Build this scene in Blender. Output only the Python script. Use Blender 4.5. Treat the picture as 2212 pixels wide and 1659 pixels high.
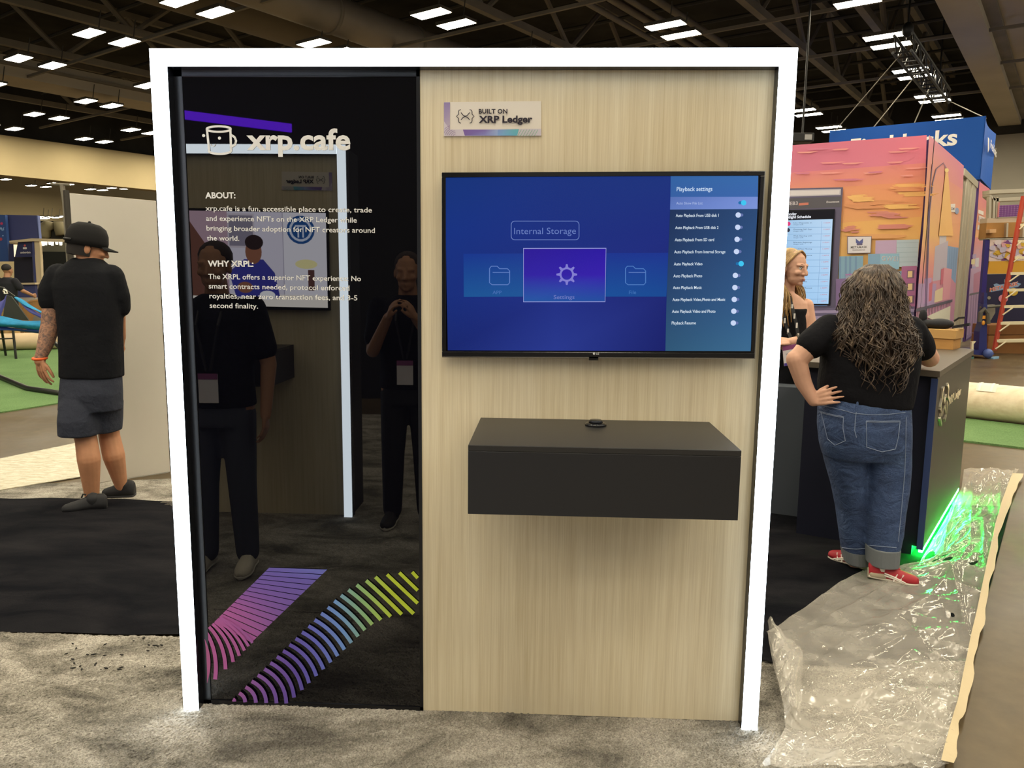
import bpy, bmesh, math, random
import numpy as np
from mathutils import Vector, Matrix

for _o in list(bpy.data.objects):
    bpy.data.objects.remove(_o)
SC = bpy.context.scene
COL = SC.collection
random.seed(7)
RNG = np.random.default_rng(11)

# ------------------------------------------------------------------ camera
CAM = Vector((0.265, -2.6089, 1.6201))
YAW, PITCH, ROLL, FPX = -0.0421, -0.14, 0.0111, 1660.0
_cy, _sy, _cp, _sp = math.cos(YAW), math.sin(YAW), math.cos(PITCH), math.sin(PITCH)
_f = Vector((_sy * _cp, _cy * _cp, _sp))
_r = Vector((_cy, -_sy, 0))
_u = _r.cross(_f)
_R = _r * math.cos(ROLL) + _u * math.sin(ROLL)
_U = _u * math.cos(ROLL) - _r * math.sin(ROLL)
cam_data = bpy.data.cameras.new('camera')
cam_data.sensor_fit = 'HORIZONTAL'
cam_data.sensor_width = 36.0
cam_data.lens = FPX / 2212.0 * 36.0
cam_data.clip_end = 400
cam = bpy.data.objects.new('camera', cam_data)
cam.matrix_world = Matrix(((_R.x, _U.x, -_f.x, CAM.x), (_R.y, _U.y, -_f.y, CAM.y), (_R.z, _U.z, -_f.z, CAM.z), (0, 0, 0, 1)))
COL.objects.link(cam)
SC.camera = cam

# ------------------------------------------------------------------ world, exposure
LAMP = 51.0
FRAME = 9.0          # radiance of the kiosks' light frames
world = bpy.data.worlds.new('hall_air')
SC.world = world
world.use_nodes = True
world.node_tree.nodes['Background'].inputs[0].default_value = (1.0, 0.95, 0.86, 1)
world.node_tree.nodes['Background'].inputs[1].default_value = 0.42
SC.view_settings.view_transform = 'Standard'
SC.view_settings.look = 'None'
SC.view_settings.exposure = 0.0
SC.view_settings.gamma = 1.0
SC.view_settings.use_curve_mapping = False

# ------------------------------------------------------------------ helpers
EA = Vector((0.553, 0.833, 0)).normalized()      # long axis of the hall
EB = Vector((EA.y, -EA.x, 0))                    # across the hall, towards the right
UP = Vector((0, 0, 1))


def hall(a, b, z=0.0):
    return EA * a + EB * b + UP * z


def ray(x, y):
    return _R * ((x - 1106.0) / FPX) - _U * ((y - 829.5) / FPX) + _f


def at(x, y, Y):
    d = ray(x, y)
    return CAM + d * ((Y - CAM.y) / d.y)


def fl(x, y, z=0.0):
    d = ray(x, y)
    return CAM + d * ((z - CAM.z) / d.z)


def zoom(x0, y0, s):
    return lambda p: (x0 + p[0] / s, y0 + p[1] / s)


def lin(c):
    if isinstance(c, str):
        c = c.lstrip('#')
        c = tuple(int(c[i:i + 2], 16) for i in (0, 2, 4))
    return tuple(((v / 255.0) / 12.92 if v / 255.0 <= 0.04045 else ((v / 255.0 + 0.055) / 1.055) ** 2.4) for v in c[:3])


class NT:
    """small node-tree helper"""
    def __init__(self, name):
        self.m = bpy.data.materials.new(name)
        self.m.use_nodes = True
        self.t = self.m.node_tree
        self.b = self.t.nodes['Principled BSDF']
        self.out = self.t.nodes['Material Output']

    def n(self, typ, **kw):
        nd = self.t.nodes.new(typ)
        for k, v in kw.items():
            if k.startswith('i_'):
                nd.inputs[k[2:].replace('_', ' ')].default_value = v
            else:
                setattr(nd, k, v)
        return nd

    def l(self, a, b):
        self.t.links.new(a, b)

    def coord(self, scale=(1, 1, 1), kind='Object', rot=(0, 0, 0)):
        tc = self.n('ShaderNodeTexCoord')
        mp = self.n('ShaderNodeMapping')
        mp.inputs['Scale'].default_value = scale
        mp.inputs['Rotation'].default_value = rot
        self.l(tc.outputs[kind], mp.inputs['Vector'])
        return mp.outputs['Vector']

    def noise(self, vec, scale, detail=4, rough=0.55, dist=0.0):
        nd = self.n('ShaderNodeTexNoise')
        nd.inputs['Scale'].default_value = scale
        nd.inputs['Detail'].default_value = detail
        nd.inputs['Roughness'].default_value = rough
        nd.inputs['Distortion'].default_value = dist
        self.l(vec, nd.inputs['Vector'])
        return nd.outputs['Fac']

    def ramp(self, fac, stops, interp='LINEAR'):
        r = self.n('ShaderNodeValToRGB')
        r.color_ramp.interpolation = interp
        el = r.color_ramp.elements
        while len(el) < len(stops):
            el.new(0.5)
        for e, (p, c) in zip(el, stops):
            e.position = p
            e.color = (*c[:3], 1)
        self.l(fac, r.inputs['Fac'])
        return r.outputs['Color']

    def mix(self, fac, a, b, mode='MIX'):
        m = self.n('ShaderNodeMixRGB')
        m.blend_type = mode
        for i, v in ((0, fac), (1, a), (2, b)):
            if isinstance(v, (int, float)):
                m.inputs[i].default_value = v
            elif isinstance(v, tuple):
                m.inputs[i].default_value = (*v[:3], 1)
            else:
                self.l(v, m.inputs[i])
        return m.outputs[0]

    def bump(self, h, strength=0.3, dist=0.01):
        b = self.n('ShaderNodeBump')
        b.inputs['Strength'].default_value = strength
        b.inputs['Distance'].default_value = dist
        self.l(h, b.inputs['Height'])
        self.l(b.outputs[0], self.b.inputs['Normal'])


MATS = {}


def pm(name, color, rough=0.6, metal=0.0, spec=0.5, emit=None, es=1.0, bump=None, var=0.0, vscale=3.0):
    """plain principled material with slight procedural variation"""
    if name in MATS:
        return MATS[name]
    t = NT(name)
    c = lin(color)
    t.b.inputs['Base Color'].default_value = (*c, 1)
    t.b.inputs['Roughness'].default_value = rough
    t.b.inputs['Metallic'].default_value = metal
    t.b.inputs['Specular IOR Level'].default_value = spec
    if emit:
        t.b.inputs['Emission Color'].default_value = (*lin(emit), 1)
        t.b.inputs['Emission Strength'].default_value = es
    if var or bump:
        v = t.coord()
        if var:
            f = t.noise(v, vscale, 5)
            t.l(t.ramp(f, [(0.3, tuple(k * (1 - var) for k in c)), (0.7, tuple(min(1, k * (1 + var)) for k in c))]), t.b.inputs['Base Color'])
        if bump:
            f2 = t.noise(v, bump[0], 4)
            t.bump(f2, bump[1], bump[2] if len(bump) > 2 else 0.01)
    MATS[name] = t.m
    return t.m


def colmat(name, rough=0.55, spec=0.3, emit=False, es=1.0):
    """printed colours carried by the mesh's colour attribute; emit = a lit screen"""
    if name in MATS:
        return MATS[name]
    t = NT(name)
    a = t.n('ShaderNodeAttribute', attribute_name='col')
    if emit:
        t.b.inputs['Base Color'].default_value = (0.005, 0.005, 0.006, 1)
        t.l(a.outputs['Color'], t.b.inputs['Emission Color'])
        t.b.inputs['Emission Strength'].default_value = es
    else:
        t.l(a.outputs['Color'], t.b.inputs['Base Color'])
    t.b.inputs['Roughness'].default_value = rough
    t.b.inputs['Specular IOR Level'].default_value = spec
    MATS[name] = t.m
    return t.m


def tag(o, label=None, cat=None, group=None, kind=None):
    for k, v in (('label', label), ('category', cat), ('group', group), ('kind', kind)):
        if v:
            o[k] = v
    return o


def thing(name, label, cat, loc=(0, 0, 0), rz=0.0, group=None):
    o = bpy.data.objects.new(name, None)
    o.empty_display_size = 0.1
    o.location = loc
    o.rotation_euler = (0, 0, rz)
    COL.objects.link(o)
    return tag(o, label, cat, group)


def put(name, mesh, mats, parent=None):
    if mesh.materials:
        mesh.materials.clear()
    for m in (mats if isinstance(mats, (list, tuple)) else [mats]):
        mesh.materials.append(m)
    o = bpy.data.objects.new(name, mesh)
    COL.objects.link(o)
    if parent is not None:
        # mesh data is written in world coordinates: keep it there
        o.parent = parent
        o.matrix_parent_inverse = parent_world(parent).inverted()
    return o


def parent_world(o):
    m = o.matrix_basis.copy()
    if o.parent is not None:
        return parent_world(o.parent) @ o.matrix_parent_inverse @ m
    return m


def perp(d):
    d = d.normalized()
    a = UP if abs(d.z) < 0.9 else Vector((1, 0, 0))
    s = d.cross(a).normalized()
    return s, s.cross(d).normalized()


class MB:
    def __init__(self):
        self.v, self.f, self.mi, self.cur = [], [], [], 0

    def add(self, vs, fs):
        o = len(self.v)
        self.v += [tuple(p) for p in vs]
        self.f += [tuple(i + o for i in f) for f in fs]
        self.mi += [self.cur] * len(fs)
        return self

    def frame_box(self, o, ax, ay, az):
        """box from corner o with edge vectors"""
        o, ax, ay, az = (Vector(k) for k in (o, ax, ay, az))
        if ax.cross(ay).dot(az) < 0:
            ax, ay = ay, ax
        p = [o, o + ax, o + ax + ay, o + ay]
        p += [q + az for q in p]
        return self.add(p, [(3, 2, 1, 0), (4, 5, 6, 7), (0, 1, 5, 4), (1, 2, 6, 5), (2, 3, 7, 6), (3, 0, 4, 7)])

    def box(self, x0, x1, y0, y1, z0, z1):
        return self.frame_box((x0, y0, z0), (x1 - x0, 0, 0), (0, y1 - y0, 0), (0, 0, z1 - z0))

    def rings(self, rings, close=True, loop=False):
        n = len(rings[0])
        vs = [p for r in rings for p in r]
        fs = []
        R = len(rings)
        for i in range(R if loop else R - 1):
            a, b = i * n, ((i + 1) % R) * n
            for j in range(n):
                k = (j + 1) % n
                fs.append((a + j, a + k, b + k, b + j))
        if close and not loop:
            fs.append(tuple(range(n))[::-1])
            fs.append(tuple((R - 1) * n + j for j in range(n)))
        return self.add(vs, fs)

    def tube(self, path, r, n=8, close=True, loop=False):
        path = [Vector(p) for p in path]
        rr = r if isinstance(r, (list, tuple)) else [r] * len(path)
        s, t = perp(path[1] - path[0])
        rings = []
        L = len(path)
        for i, p in enumerate(path):
            if loop:
                d = (path[(i + 1) % L] - path[i - 1]).normalized()
            else:
                d = (path[min(i + 1, L - 1)] - path[max(i - 1, 0)]).normalized()
            s = (s - d * s.dot(d))
            s = s.normalized() if s.length > 1e-6 else perp(d)[0]
            t = d.cross(s)
            rings.append([p + (s * math.cos(2 * math.pi * j / n) + t * math.sin(2 * math.pi * j / n)) * rr[i] for j in range(n)])
        return self.rings(rings, close, loop)

    def cone(self, a, b, ra, rb, n=14):
        """round-ended tapered capsule"""
        a, b = Vector(a), Vector(b)
        d = (b - a)
        if d.length < 1e-6:
            return self.ball(a, (ra, ra, ra))
        d.normalize()
        pts, rr = [], []
        for k in (80, 50, 25):
            q = math.radians(k)
            pts.append(a - d * ra * math.sin(q)); rr.append(ra * math.cos(q))
        pts += [a, b]; rr += [ra, rb]
        for k in (25, 50, 80):
            q = math.radians(k)
            pts.append(b + d * rb * math.sin(q)); rr.append(rb * math.cos(q))
        return self.tube(pts, rr, n)

    def chain(self, pts, rr, n=14):
        for i in range(len(pts) - 1):
            self.cone(pts[i], pts[i + 1], rr[i], rr[i + 1], n)
        return self

    def ball(self, c, r, ax=None, n=16):
        """ellipsoid; ax = three axes"""
        c = Vector(c)
        r = (r, r, r) if isinstance(r, (int, float)) else r
        ax = ax or (Vector((1, 0, 0)), Vector((0, 1, 0)), UP)
        rings = []
        for i in range(1, n // 2 + 1):
            th = math.pi * (i - 0.5) / (n // 2 + 0)
            rings.append([c + ax[0] * r[0] * math.sin(th) * math.cos(2 * math.pi * j / n) + ax[1] * r[1] * math.sin(th) * math.sin(2 * math.pi * j / n) - ax[2] * r[2] * math.cos(th) for j in range(n)])
        return self.rings(rings)

    def lathe(self, prof, c=(0, 0, 0), n=24, ax=None):
        c = Vector(c)
        ax = ax or (Vector((1, 0, 0)), Vector((0, 1, 0)), UP)
        return self.rings([[c + (ax[0] * math.cos(2 * math.pi * j / n) + ax[1] * math.sin(2 * math.pi * j / n)) * r + ax[2] * z for j in range(n)] for r, z in prof])

    def prism(self, pts, vec):
        """polygon extruded by a vector"""
        pts = [Vector(p) for p in pts]
        vec = Vector(vec)
        n = len(pts)
        nn = Vector((0, 0, 0))
        for i in range(n):
            nn += (pts[i] - pts[0]).cross(pts[(i + 1) % n] - pts[0])
        if nn.dot(vec) > 0:
            pts = pts[::-1]
        vs = pts + [p + vec for p in pts]
        fs = [tuple(range(n)), tuple(range(2 * n - 1, n - 1, -1))] + [(i, i + n, (i + 1) % n + n, (i + 1) % n) for i in range(n)]
        return self.add(vs, fs)

    def mesh(self, name):
        m = bpy.data.meshes.new(name)
        m.from_pydata([tuple(p) for p in self.v], [], self.f)
        m.polygons.foreach_set('material_index', self.mi)
        m.update()
        return m

    def build(self, name, mats, parent=None, smooth=False, bevel=0.0, remesh=0.0, relax=3, seg=2):
        m = self.mesh(name)
        ml = mats if isinstance(mats, (list, tuple)) else [mats]
        if remesh or bevel:
            for q in ml:
                m.materials.append(q)
            t = bpy.data.objects.new('tmp', m)
            COL.objects.link(t)
            if bevel:
                b = t.modifiers.new('b', 'BEVEL')
                b.width = bevel; b.segments = seg; b.limit_method = 'ANGLE'; b.angle_limit = 0.6
            if remesh:
                r = t.modifiers.new('r', 'REMESH')
                r.mode = 'VOXEL'; r.voxel_size = remesh; r.use_smooth_shade = True
                if relax:
                    s = t.modifiers.new('s', 'SMOOTH')
                    s.factor = 0.5; s.iterations = relax
            dg = bpy.context.evaluated_depsgraph_get()
            m2 = bpy.data.meshes.new_from_object(t.evaluated_get(dg))
            bpy.data.objects.remove(t)
            bpy.data.meshes.remove(m)
            m = m2
            m.name = name
        if smooth or remesh:
            m.polygons.foreach_set('use_smooth', [True] * len(m.polygons))
        if len(ml) == 1:
            return put(name, m, ml[0], parent)
        keep = [p.material_index for p in m.polygons]
        o = put(name, m, ml, parent)
        m.polygons.foreach_set('material_index', keep)
        return o


def bvh(o):
    from mathutils.bvhtree import BVHTree
    w = parent_world(o)
    return BVHTree.FromPolygons([w @ v.co for v in o.data.vertices], [tuple(p.vertices) for p in o.data.polygons])


def on_skin(tree, x, y, lift=0.002):
    """the point of a surface seen at a photo pixel, lifted a little along its normal"""
    d = ray(x, y)
    h, n, i, q = tree.ray_cast(CAM, d.normalized())
    return (h + n * lift) if h is not None else None


def smooth_by_angle(o, ang=0.7):
    o.data.polygons.foreach_set('use_smooth', [True] * len(o.data.polygons))
    try:
        o.data.set_sharp_from_angle(angle=ang)
    except Exception:
        pass
    return o


_TXT = {}


def text_mesh(s, bold=0.0, space=1.0):
    key = (s, bold, space)
    if key in _TXT:
        return _TXT[key]
    cu = bpy.data.curves.new('t', 'FONT')
    cu.body = s
    cu.resolution_u = 3
    cu.offset = bold
    cu.space_character = space
    o = bpy.data.objects.new('t', cu)
    COL.objects.link(o)
    dg = bpy.context.evaluated_depsgraph_get()
    m = bpy.data.meshes.new_from_object(o.evaluated_get(dg))
    vs = [tuple(v.co) for v in m.vertices]
    fs = [tuple(p.vertices) for p in m.polygons]
    bpy.data.objects.remove(o)
    bpy.data.meshes.remove(m)
    _TXT[key] = (vs, fs)
    return _TXT[key]


CAPH = max(v[1] for v in text_mesh('H')[0])


class Plane:
    """a flat real surface; p() finds the point of it seen at a photo pixel, off = lift along the normal"""
    def __init__(self, o, n):
        self.o, self.n = Vector(o), Vector(n).normalized()

    def p(self, x, y, off=0.0):
        d = ray(x, y)
        o = self.o + self.n * off
        return CAM + d * ((o - CAM).dot(self.n) / d.dot(self.n))


class Print:
    """flat print on a plane, coloured by a colour attribute; later shapes lie on top"""
    def __init__(self, plane, lift=0.0012, step=0.00015):
        self.pl, self.off, self.step = plane, lift, step
        self.v, self.f, self.c = [], [], []

    def raw(self, vs, fs, cols):
        o = len(self.v)
        self.v += [tuple(p) for p in vs]
        self.c += cols
        self.f += [tuple(i + o for i in f) for f in fs]
        self.off += self.step

    def poly(self, pts, col, pts_col=None):
        vs = [self.pl.p(x, y, self.off) for x, y in pts]
        n = Vector((0, 0, 0))
        for i in range(1, len(vs) - 1):
            n += (vs[i] - vs[0]).cross(vs[i + 1] - vs[0])
        order = list(range(len(vs)))
        if n.dot(self.pl.n) < 0:
            order.reverse()
        cols = [(*lin(c), 1) for c in (pts_col or [col] * len(vs))]
        self.raw(vs, [tuple(order)], cols)

    def rect(self, x0, y0, x1, y1, col, grad=None):
        self.poly([(x0, y0), (x1, y0), (x1, y1), (x0, y1)], col, [col, col, grad, grad] if grad else None)

    def disc(self, x, y, r, col, ry=None, n=20):
        ry = ry or r
        self.poly([(x + r * math.cos(2 * math.pi * i / n), y + ry * math.sin(2 * math.pi * i / n)) for i in range(n)], col)

    def line(self, pts, w, col, closed=False, cols=None):
        """a stroke of width w pixels along a polyline"""
        n = len(pts)
        L, Rr = [], []
        for i in range(n):
            if closed:
                a, b = pts[i - 1], pts[(i + 1) % n]
            else:
                a, b = pts[max(i - 1, 0)], pts[min(i + 1, n - 1)]
            dx, dy = b[0] - a[0], b[1] - a[1]
            q = math.hypot(dx, dy) or 1
            ww = w[i] if isinstance(w, (list, tuple)) else w
            nx, ny = -dy / q * ww / 2, dx / q * ww / 2
            L.append((pts[i][0] + nx, pts[i][1] + ny)); Rr.append((pts[i][0] - nx, pts[i][1] - ny))
        vs = [self.pl.p(x, y, self.off) for x, y in L + Rr]
        fs = []
        for i in range(n if closed else n - 1):
            k = (i + 1) % n
            fs.append((i, k, n + k, n + i))
        if fs:
            a, b, c, _ = [vs[i] for i in fs[0]]
            if (b - a).cross(c - a).dot(self.pl.n) < 0:
                fs = [f[::-1] for f in fs]
        cl = [(*lin(c), 1) for c in (cols or [col] * n)]
        self.raw(vs, fs, cl + cl)

    def text(self, s, p0, p1, hpx, col, bold=0.0, space=1.0):
        """baseline from pixel p0 to p1, capitals hpx pixels high"""
        vs, fs = text_mesh(s, bold, space)
        if not vs:
            return
        x0, x1 = min(v[0] for v in vs), max(v[0] for v in vs)
        a, b = self.pl.p(*p0, self.off), self.pl.p(*p1, self.off)
        c = self.pl.p(p0[0], p0[1] - hpx, self.off)
        right = b - a
        up = UP - self.pl.n * UP.dot(self.pl.n)
        up = up.normalized() * (c - a).length
        out = [a + right * ((v[0] - x0) / (x1 - x0)) + up * (v[1] / CAPH) for v in vs]
        if right.cross(up).dot(self.pl.n) < 0:
            fs = [f[::-1] for f in fs]
        self.raw(out, fs, [(*lin(col), 1)] * len(out))

    def build(self, name, mat, parent=None):
        m = bpy.data.meshes.new(name)
        m.from_pydata(self.v, [], self.f)
        at_ = m.color_attributes.new('col', 'FLOAT_COLOR', 'POINT')
        at_.data.foreach_set('color', [k for c in self.c for k in c])
        m.update()
        return put(name, m, mat, parent)


def copy_tree(o, parent=None, keep_inverse=True):
    c = o.copy()
    COL.objects.link(c)
    if parent is not None:
        c.parent = parent
        c.matrix_parent_inverse = o.matrix_parent_inverse.copy()
    for ch in list(o.children):
        copy_tree(ch, c)
    return c


def bez(a, b, c, n=8):
    return [((1 - t) ** 2 * a[0] + 2 * t * (1 - t) * b[0] + t * t * c[0], (1 - t) ** 2 * a[1] + 2 * t * (1 - t) * b[1] + t * t * c[1]) for t in [i / n for i in range(n + 1)]]


def lerpc(stops, t):
    for (t0, c0), (t1, c1) in zip(stops, stops[1:]):
        if t <= t1:
            k = max(0, (t - t0) / (t1 - t0))
            return tuple(a + (b - a) * k for a, b in zip(c0, c1))
    return stops[-1][1]

# ================================================================== the hall
def m_concrete():
    t = NT('polished_concrete')
    v = t.coord()
    f = t.noise(v, 0.7, 6, 0.6)
    g = t.noise(v, 9.0, 5, 0.6)
    c = t.ramp(f, [(0.3, lin('#4a3f2e')), (0.55, lin('#5e5039')), (0.75, lin('#716146'))])
    t.l(t.mix(t.ramp(g, [(0.35, (0.75, 0.75, 0.75)), (0.7, (1, 1, 1))]), (0.2, 0.17, 0.12), c, 'MULTIPLY') if False else t.mix(0.35, c, t.ramp(g, [(0.3, lin('#3a3123')), (0.7, lin('#645640'))])), t.b.inputs['Base Color'])
    t.l(t.ramp(f, [(0.3, (0.28,) * 3), (0.7, (0.44,) * 3)]), t.b.inputs['Roughness'])
    t.b.inputs['Specular IOR Level'].default_value = 0.15
    return t.m


def m_carpet():
    t = NT('grey_carpet')
    v = t.coord()
    big = t.noise(t.coord((0.9, 1.6, 1)), 2.6, 5, 0.65, 0.6)
    fine = t.noise(v, 150, 3, 0.75)
    mid = t.noise(v, 45, 3, 0.6)
    c = t.ramp(big, [(0.36, lin('#7a766f')), (0.47, lin('#a8a399')), (0.60, lin('#d0cac0'))])
    c = t.mix(0.68, c, t.ramp(fine, [(0.36, (0.16, 0.15, 0.13)), (0.66, (1.0, 0.98, 0.93))]), 'MULTIPLY')
    c = t.mix(0.3, c, t.ramp(mid, [(0.3, (0.35, 0.33, 0.3)), (0.7, (1, 1, 1))]), 'MULTIPLY')
    t.l(c, t.b.inputs['Base Color'])
    t.b.inputs['Roughness'].default_value = 0.95
    t.b.inputs['Specular IOR Level'].default_value = 0.1
    t.bump(fine, 0.6, 0.006)
    return t.m


def m_black_carpet():
    t = NT('black_carpet')
    v = t.coord()
    f = t.noise(t.coord((1.0, 2.6, 1), rot=(0, 0, 0.5)), 1.9, 5, 0.6, 0.4)
    g = t.noise(v, 160, 3, 0.7)
    c = t.ramp(f, [(0.35, lin('#101116')), (0.65, lin('#242326'))])
    c = t.mix(0.5, c, t.ramp(g, [(0.3, (0.3,) * 3), (0.7, (1,) * 3)]), 'MULTIPLY')
    t.l(c, t.b.inputs['Base Color'])
    t.b.inputs['Roughness'].default_value = 1.0
    t.b.inputs['Specular IOR Level'].default_value = 0.05
    t.bump(g, 0.4, 0.004)
    return t.m


def m_turf():
    t = NT('green_turf')
    v = t.coord()
    f = t.noise(v, 60, 4, 0.7)
    g = t.noise(v, 1.2, 4)
    c = t.mix(0.5, t.ramp(g, [(0.3, lin('#4f6f42')), (0.7, lin('#718f5c'))]), t.ramp(f, [(0.3, lin('#3f5a34')), (0.7, lin('#7f9c68'))]))
    t.l(c, t.b.inputs['Base Color'])
    t.b.inputs['Roughness'].default_value = 0.9
    t.b.inputs['Specular IOR Level'].default_value = 0.1
    t.bump(f, 0.5, 0.01)
    return t.m


M_CONC, M_CARPET, M_BLACKC, M_TURF = m_concrete(), m_carpet(), m_black_carpet(), m_turf()


def struct(name, mb, mat, parent=None, **kw):
    o = mb.build(name, mat, parent, **kw)
    if parent is None:
        o['kind'] = 'structure'
    return o


def slab(pts, z0, z1):
    return MB().prism([Vector((p[0], p[1], z0)) for p in pts], (0, 0, z1 - z0))


# concrete slab of the hall
struct('floor', slab([hall(-30, -80), hall(47, -80), hall(47, 22), hall(-30, 22)], -0.4, 0.0), M_CONC)

# grey booth carpet: a finely displaced pile in front of the kiosk, flat behind it
def pile_grid(name, x0, x1, y0, y1, step, mat, amp, zbase):
    nx, ny = int((x1(y1) - x0) / step) + 1, int((y1 - y0) / step) + 1
    U_, Y = np.meshgrid(np.linspace(0, 1, nx), np.linspace(y0, y1, ny))
    X = x0 + U_ * (x1(Y) - x0)
    Zh = zbase + amp * RNG.random(X.shape) + amp * 0.8 * np.sin(X * 9 + 2.2 * np.sin(Y * 7)) * np.sin(Y * 11 + 1.3 * np.sin(X * 5)) * 0.5
    vs = np.stack([X + (RNG.random(X.shape) - .5) * step * .7, Y + (RNG.random(X.shape) - .5) * step * .7, Zh], -1).reshape(-1, 3)
    idx = np.arange(nx * ny).reshape(ny, nx)
    fs = np.stack([idx[:-1, :-1], idx[:-1, 1:], idx[1:, 1:], idx[1:, :-1]], -1).reshape(-1, 4)
    m = bpy.data.meshes.new(name)
    m.from_pydata(vs.tolist(), [], fs.tolist())
    m.update()
    o = put(name, m, mat)
    o['kind'] = 'structure'
    return o


_e0, _e1 = fl(2040, 1659), fl(2088, 1470)
_sl = (_e1.x - _e0.x) / (_e1.y - _e0.y)
edge_x = lambda y: _e0.x + _sl * (y - _e0.y)
pile_grid('floor_carpet', -3.2, edge_x, -0.75, 0.56, 0.0065, M_CARPET, 0.007, 0.004)
struct('floor_carpet_aisle', slab([(-6.5, -6.0), (2.0, -6.0), (edge_x(-0.75), -0.75), (-6.5, -0.75)], -0.01, 0.010), M_CARPET)
struct('floor_carpet_side', slab([(-8, -0.75), (-3.2, -0.75), (-3.2, 0.57), (-8, 0.57)], -0.01, 0.010), M_CARPET)
# black carpet of the booth, lying in soft creases
def black_carpet():
    nx, ny = 180, 90
    vs, fs = [], []
    for j in range(ny + 1):
        v = j / ny
        for i in range(nx + 1):
            u = i / nx
            x = -7.5 + u * 9.6
            y0 = 0.565 - 0.02 * max(0, (x + 1.35)) - 0.006 * math.sin(x * 6)
            y1 = 2.56 + 0.025 * math.sin(x * 2.1) if x < -1.6 else 2.56 + min(1, (x + 1.6) / 0.8) * 1.0
            if x > 1.2:
                y0 = 0.475
                y1 = 2.9
            y = y0 + (y1 - y0) * v
            x2 = x if x < 1.2 else 1.2 + (x - 1.2) / 0.9 * (edge_x(y) - 1.2)
            z = 0.014 + 0.010 * math.sin(3.2 * x + 6.5 * y + 1.5 * math.sin(1.7 * y)) * math.sin(1.3 * x - 2 * y) + 0.004 * math.sin(11 * x + 17 * y)
            vs.append((x2, y, max(z, 0.004)))
    for j in range(ny):
        for i in range(nx):
            a = j * (nx + 1) + i
            fs.append((a, a + 1, a + nx + 2, a + nx + 1))
    m = MB().add(vs, fs)
    return struct('floor_black_carpet', m, M_BLACKC, smooth=True)


black_carpet()
# further floor coverings on the left
struct('floor_carpet_strip', slab([(-9, 2.40), (-1.6, 2.40), (-1.6, 3.45), (-3.35, 3.0), (-9, 1.7)], -0.01, 0.004), M_CARPET)
t = NT('white_floor_film')
v_ = t.coord((0.7, 2.4, 1))
f_ = t.noise(v_, 14, 4, 0.6, 0.8)
t.l(t.ramp(f_, [(0.3, lin('#b9b095')), (0.7, lin('#e6dfc8'))]), t.b.inputs['Base Color'])
t.b.inputs['Roughness'].default_value = 0.25
t.bump(f_, 0.5, 0.02)
M_FILM = t.m
film = slab([fl(-150, 1086), fl(200, 1028), fl(200, 952), fl(-150, 1024)], 0.005, 0.012).build('plastic_runner', M_FILM)
tag(film, 'white wrinkled plastic runner on the floor behind the man in shorts', 'floor cover')
turf = slab([fl(-420, 960), fl(250, 853), fl(250, 742), fl(-420, 752)], -0.01, 0.015).build('turf_mat', M_TURF)
tag(turf, 'green artificial turf laid under the blue hammock', 'turf')

# ---- ceiling, far walls
M_DECK = pm('dark_deck', '#3b3935', 0.9, spec=0.1, var=0.25, vscale=0.6)
M_STEEL = pm('painted_steel', '#7d766a', 0.7, spec=0.2, var=0.15, vscale=1.0)
M_BEAM = pm('beam_plaster', '#b7ae9c', 0.85, spec=0.15, var=0.08, vscale=0.5)
M_WALLB = pm('beige_wall', '#c9b78e', 0.9, spec=0.1, var=0.05, vscale=0.3)
M_WALLG = pm('grey_panel_wall', '#b0a998', 0.9, spec=0.1, var=0.05, vscale=0.3)
M_DARK = pm('dark_steel', '#4a4843', 0.75, spec=0.2)


def bar(a0, b0, z0, a1, b1, z1):
    return MB().frame_box(hall(a0, b0, z0), EA * (a1 - a0), EB * (b1 - b0), UP * (z1 - z0))


CEIL = struct('ceiling', bar(-30, -85, 12.6, 60, 22, 12.9), M_DECK)
struct('wall_far', bar(46.0, -60, 0, 46.5, 22, 9.1), M_WALLG)
struct('wall_far_upper', bar(45.8, -60, 9.1, 46.5, 22, 12.6), M_DECK)
struct('wall_bulkhead', bar(-30, -48.0, 6.84, 60, -47.0, 9.0), M_WALLB)
struct('wall_bulkhead_upper', bar(-30, -49.5, 9.0, 60, -48.0, 12.6), M_DECK)
struct('wall_left', bar(-30, -80.5, 0, 60, -80, 12.6), M_WALLB)
for i, k in enumerate((-5.9, 3.0, 12.0)):
    struct('trim_%d' % (i + 1), bar(45.9, k, 0, 46.02, k + 0.08, 12.0), M_STEEL)
# ledges under the far side of the bulkhead
struct('trim_4', bar(-30, -79.9, 5.9, 60, -79.0, 6.5), M_WALLB)
struct('trim_5', bar(-30, -79.9, 4.7, 60, -78.6, 5.2), M_WALLB)

# girders, ducts and trusses under the deck
gird = thing('ceiling_girder', 'wide pale girder running along the ceiling at the far right', 'beam', hall(10, -1.8, 9.5))
bar(4, -2.32, 9.5, 46, -1.35, 11.2).build('web', M_BEAM, gird)
bar(4, -1.35, 9.75, 46, -1.0, 10.0).build('flange', M_STEEL, gird)
bar(4, -1.0, 9.9, 46, -0.2, 11.2).build('cladding', M_BEAM, gird)
g2 = thing('ceiling_beam', 'long pale beam crossing the ceiling at the left', 'beam', hall(10, -35, 9.5))
bar(-5, -36.4, 9.5, 46, -34.4, 10.3).build('web', M_BEAM, g2)
bar(-5, -34.4, 9.9, 46, -34.2, 10.0).build('lip', M_STEEL, g2)
duct = thing('air_duct', 'large round grey air duct under the ceiling left of centre', 'duct', hall(10, -19.2, 9.9))
MB().tube([hall(a, -19.2 - 0.01 * a + 0.35, 10.1) for a in range(2, 46, 4)], 0.62, 20).build('pipe', pm('duct_metal', '#8b8377', 0.55, 0.2, var=0.1, vscale=0.8), duct, smooth=True)
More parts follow.
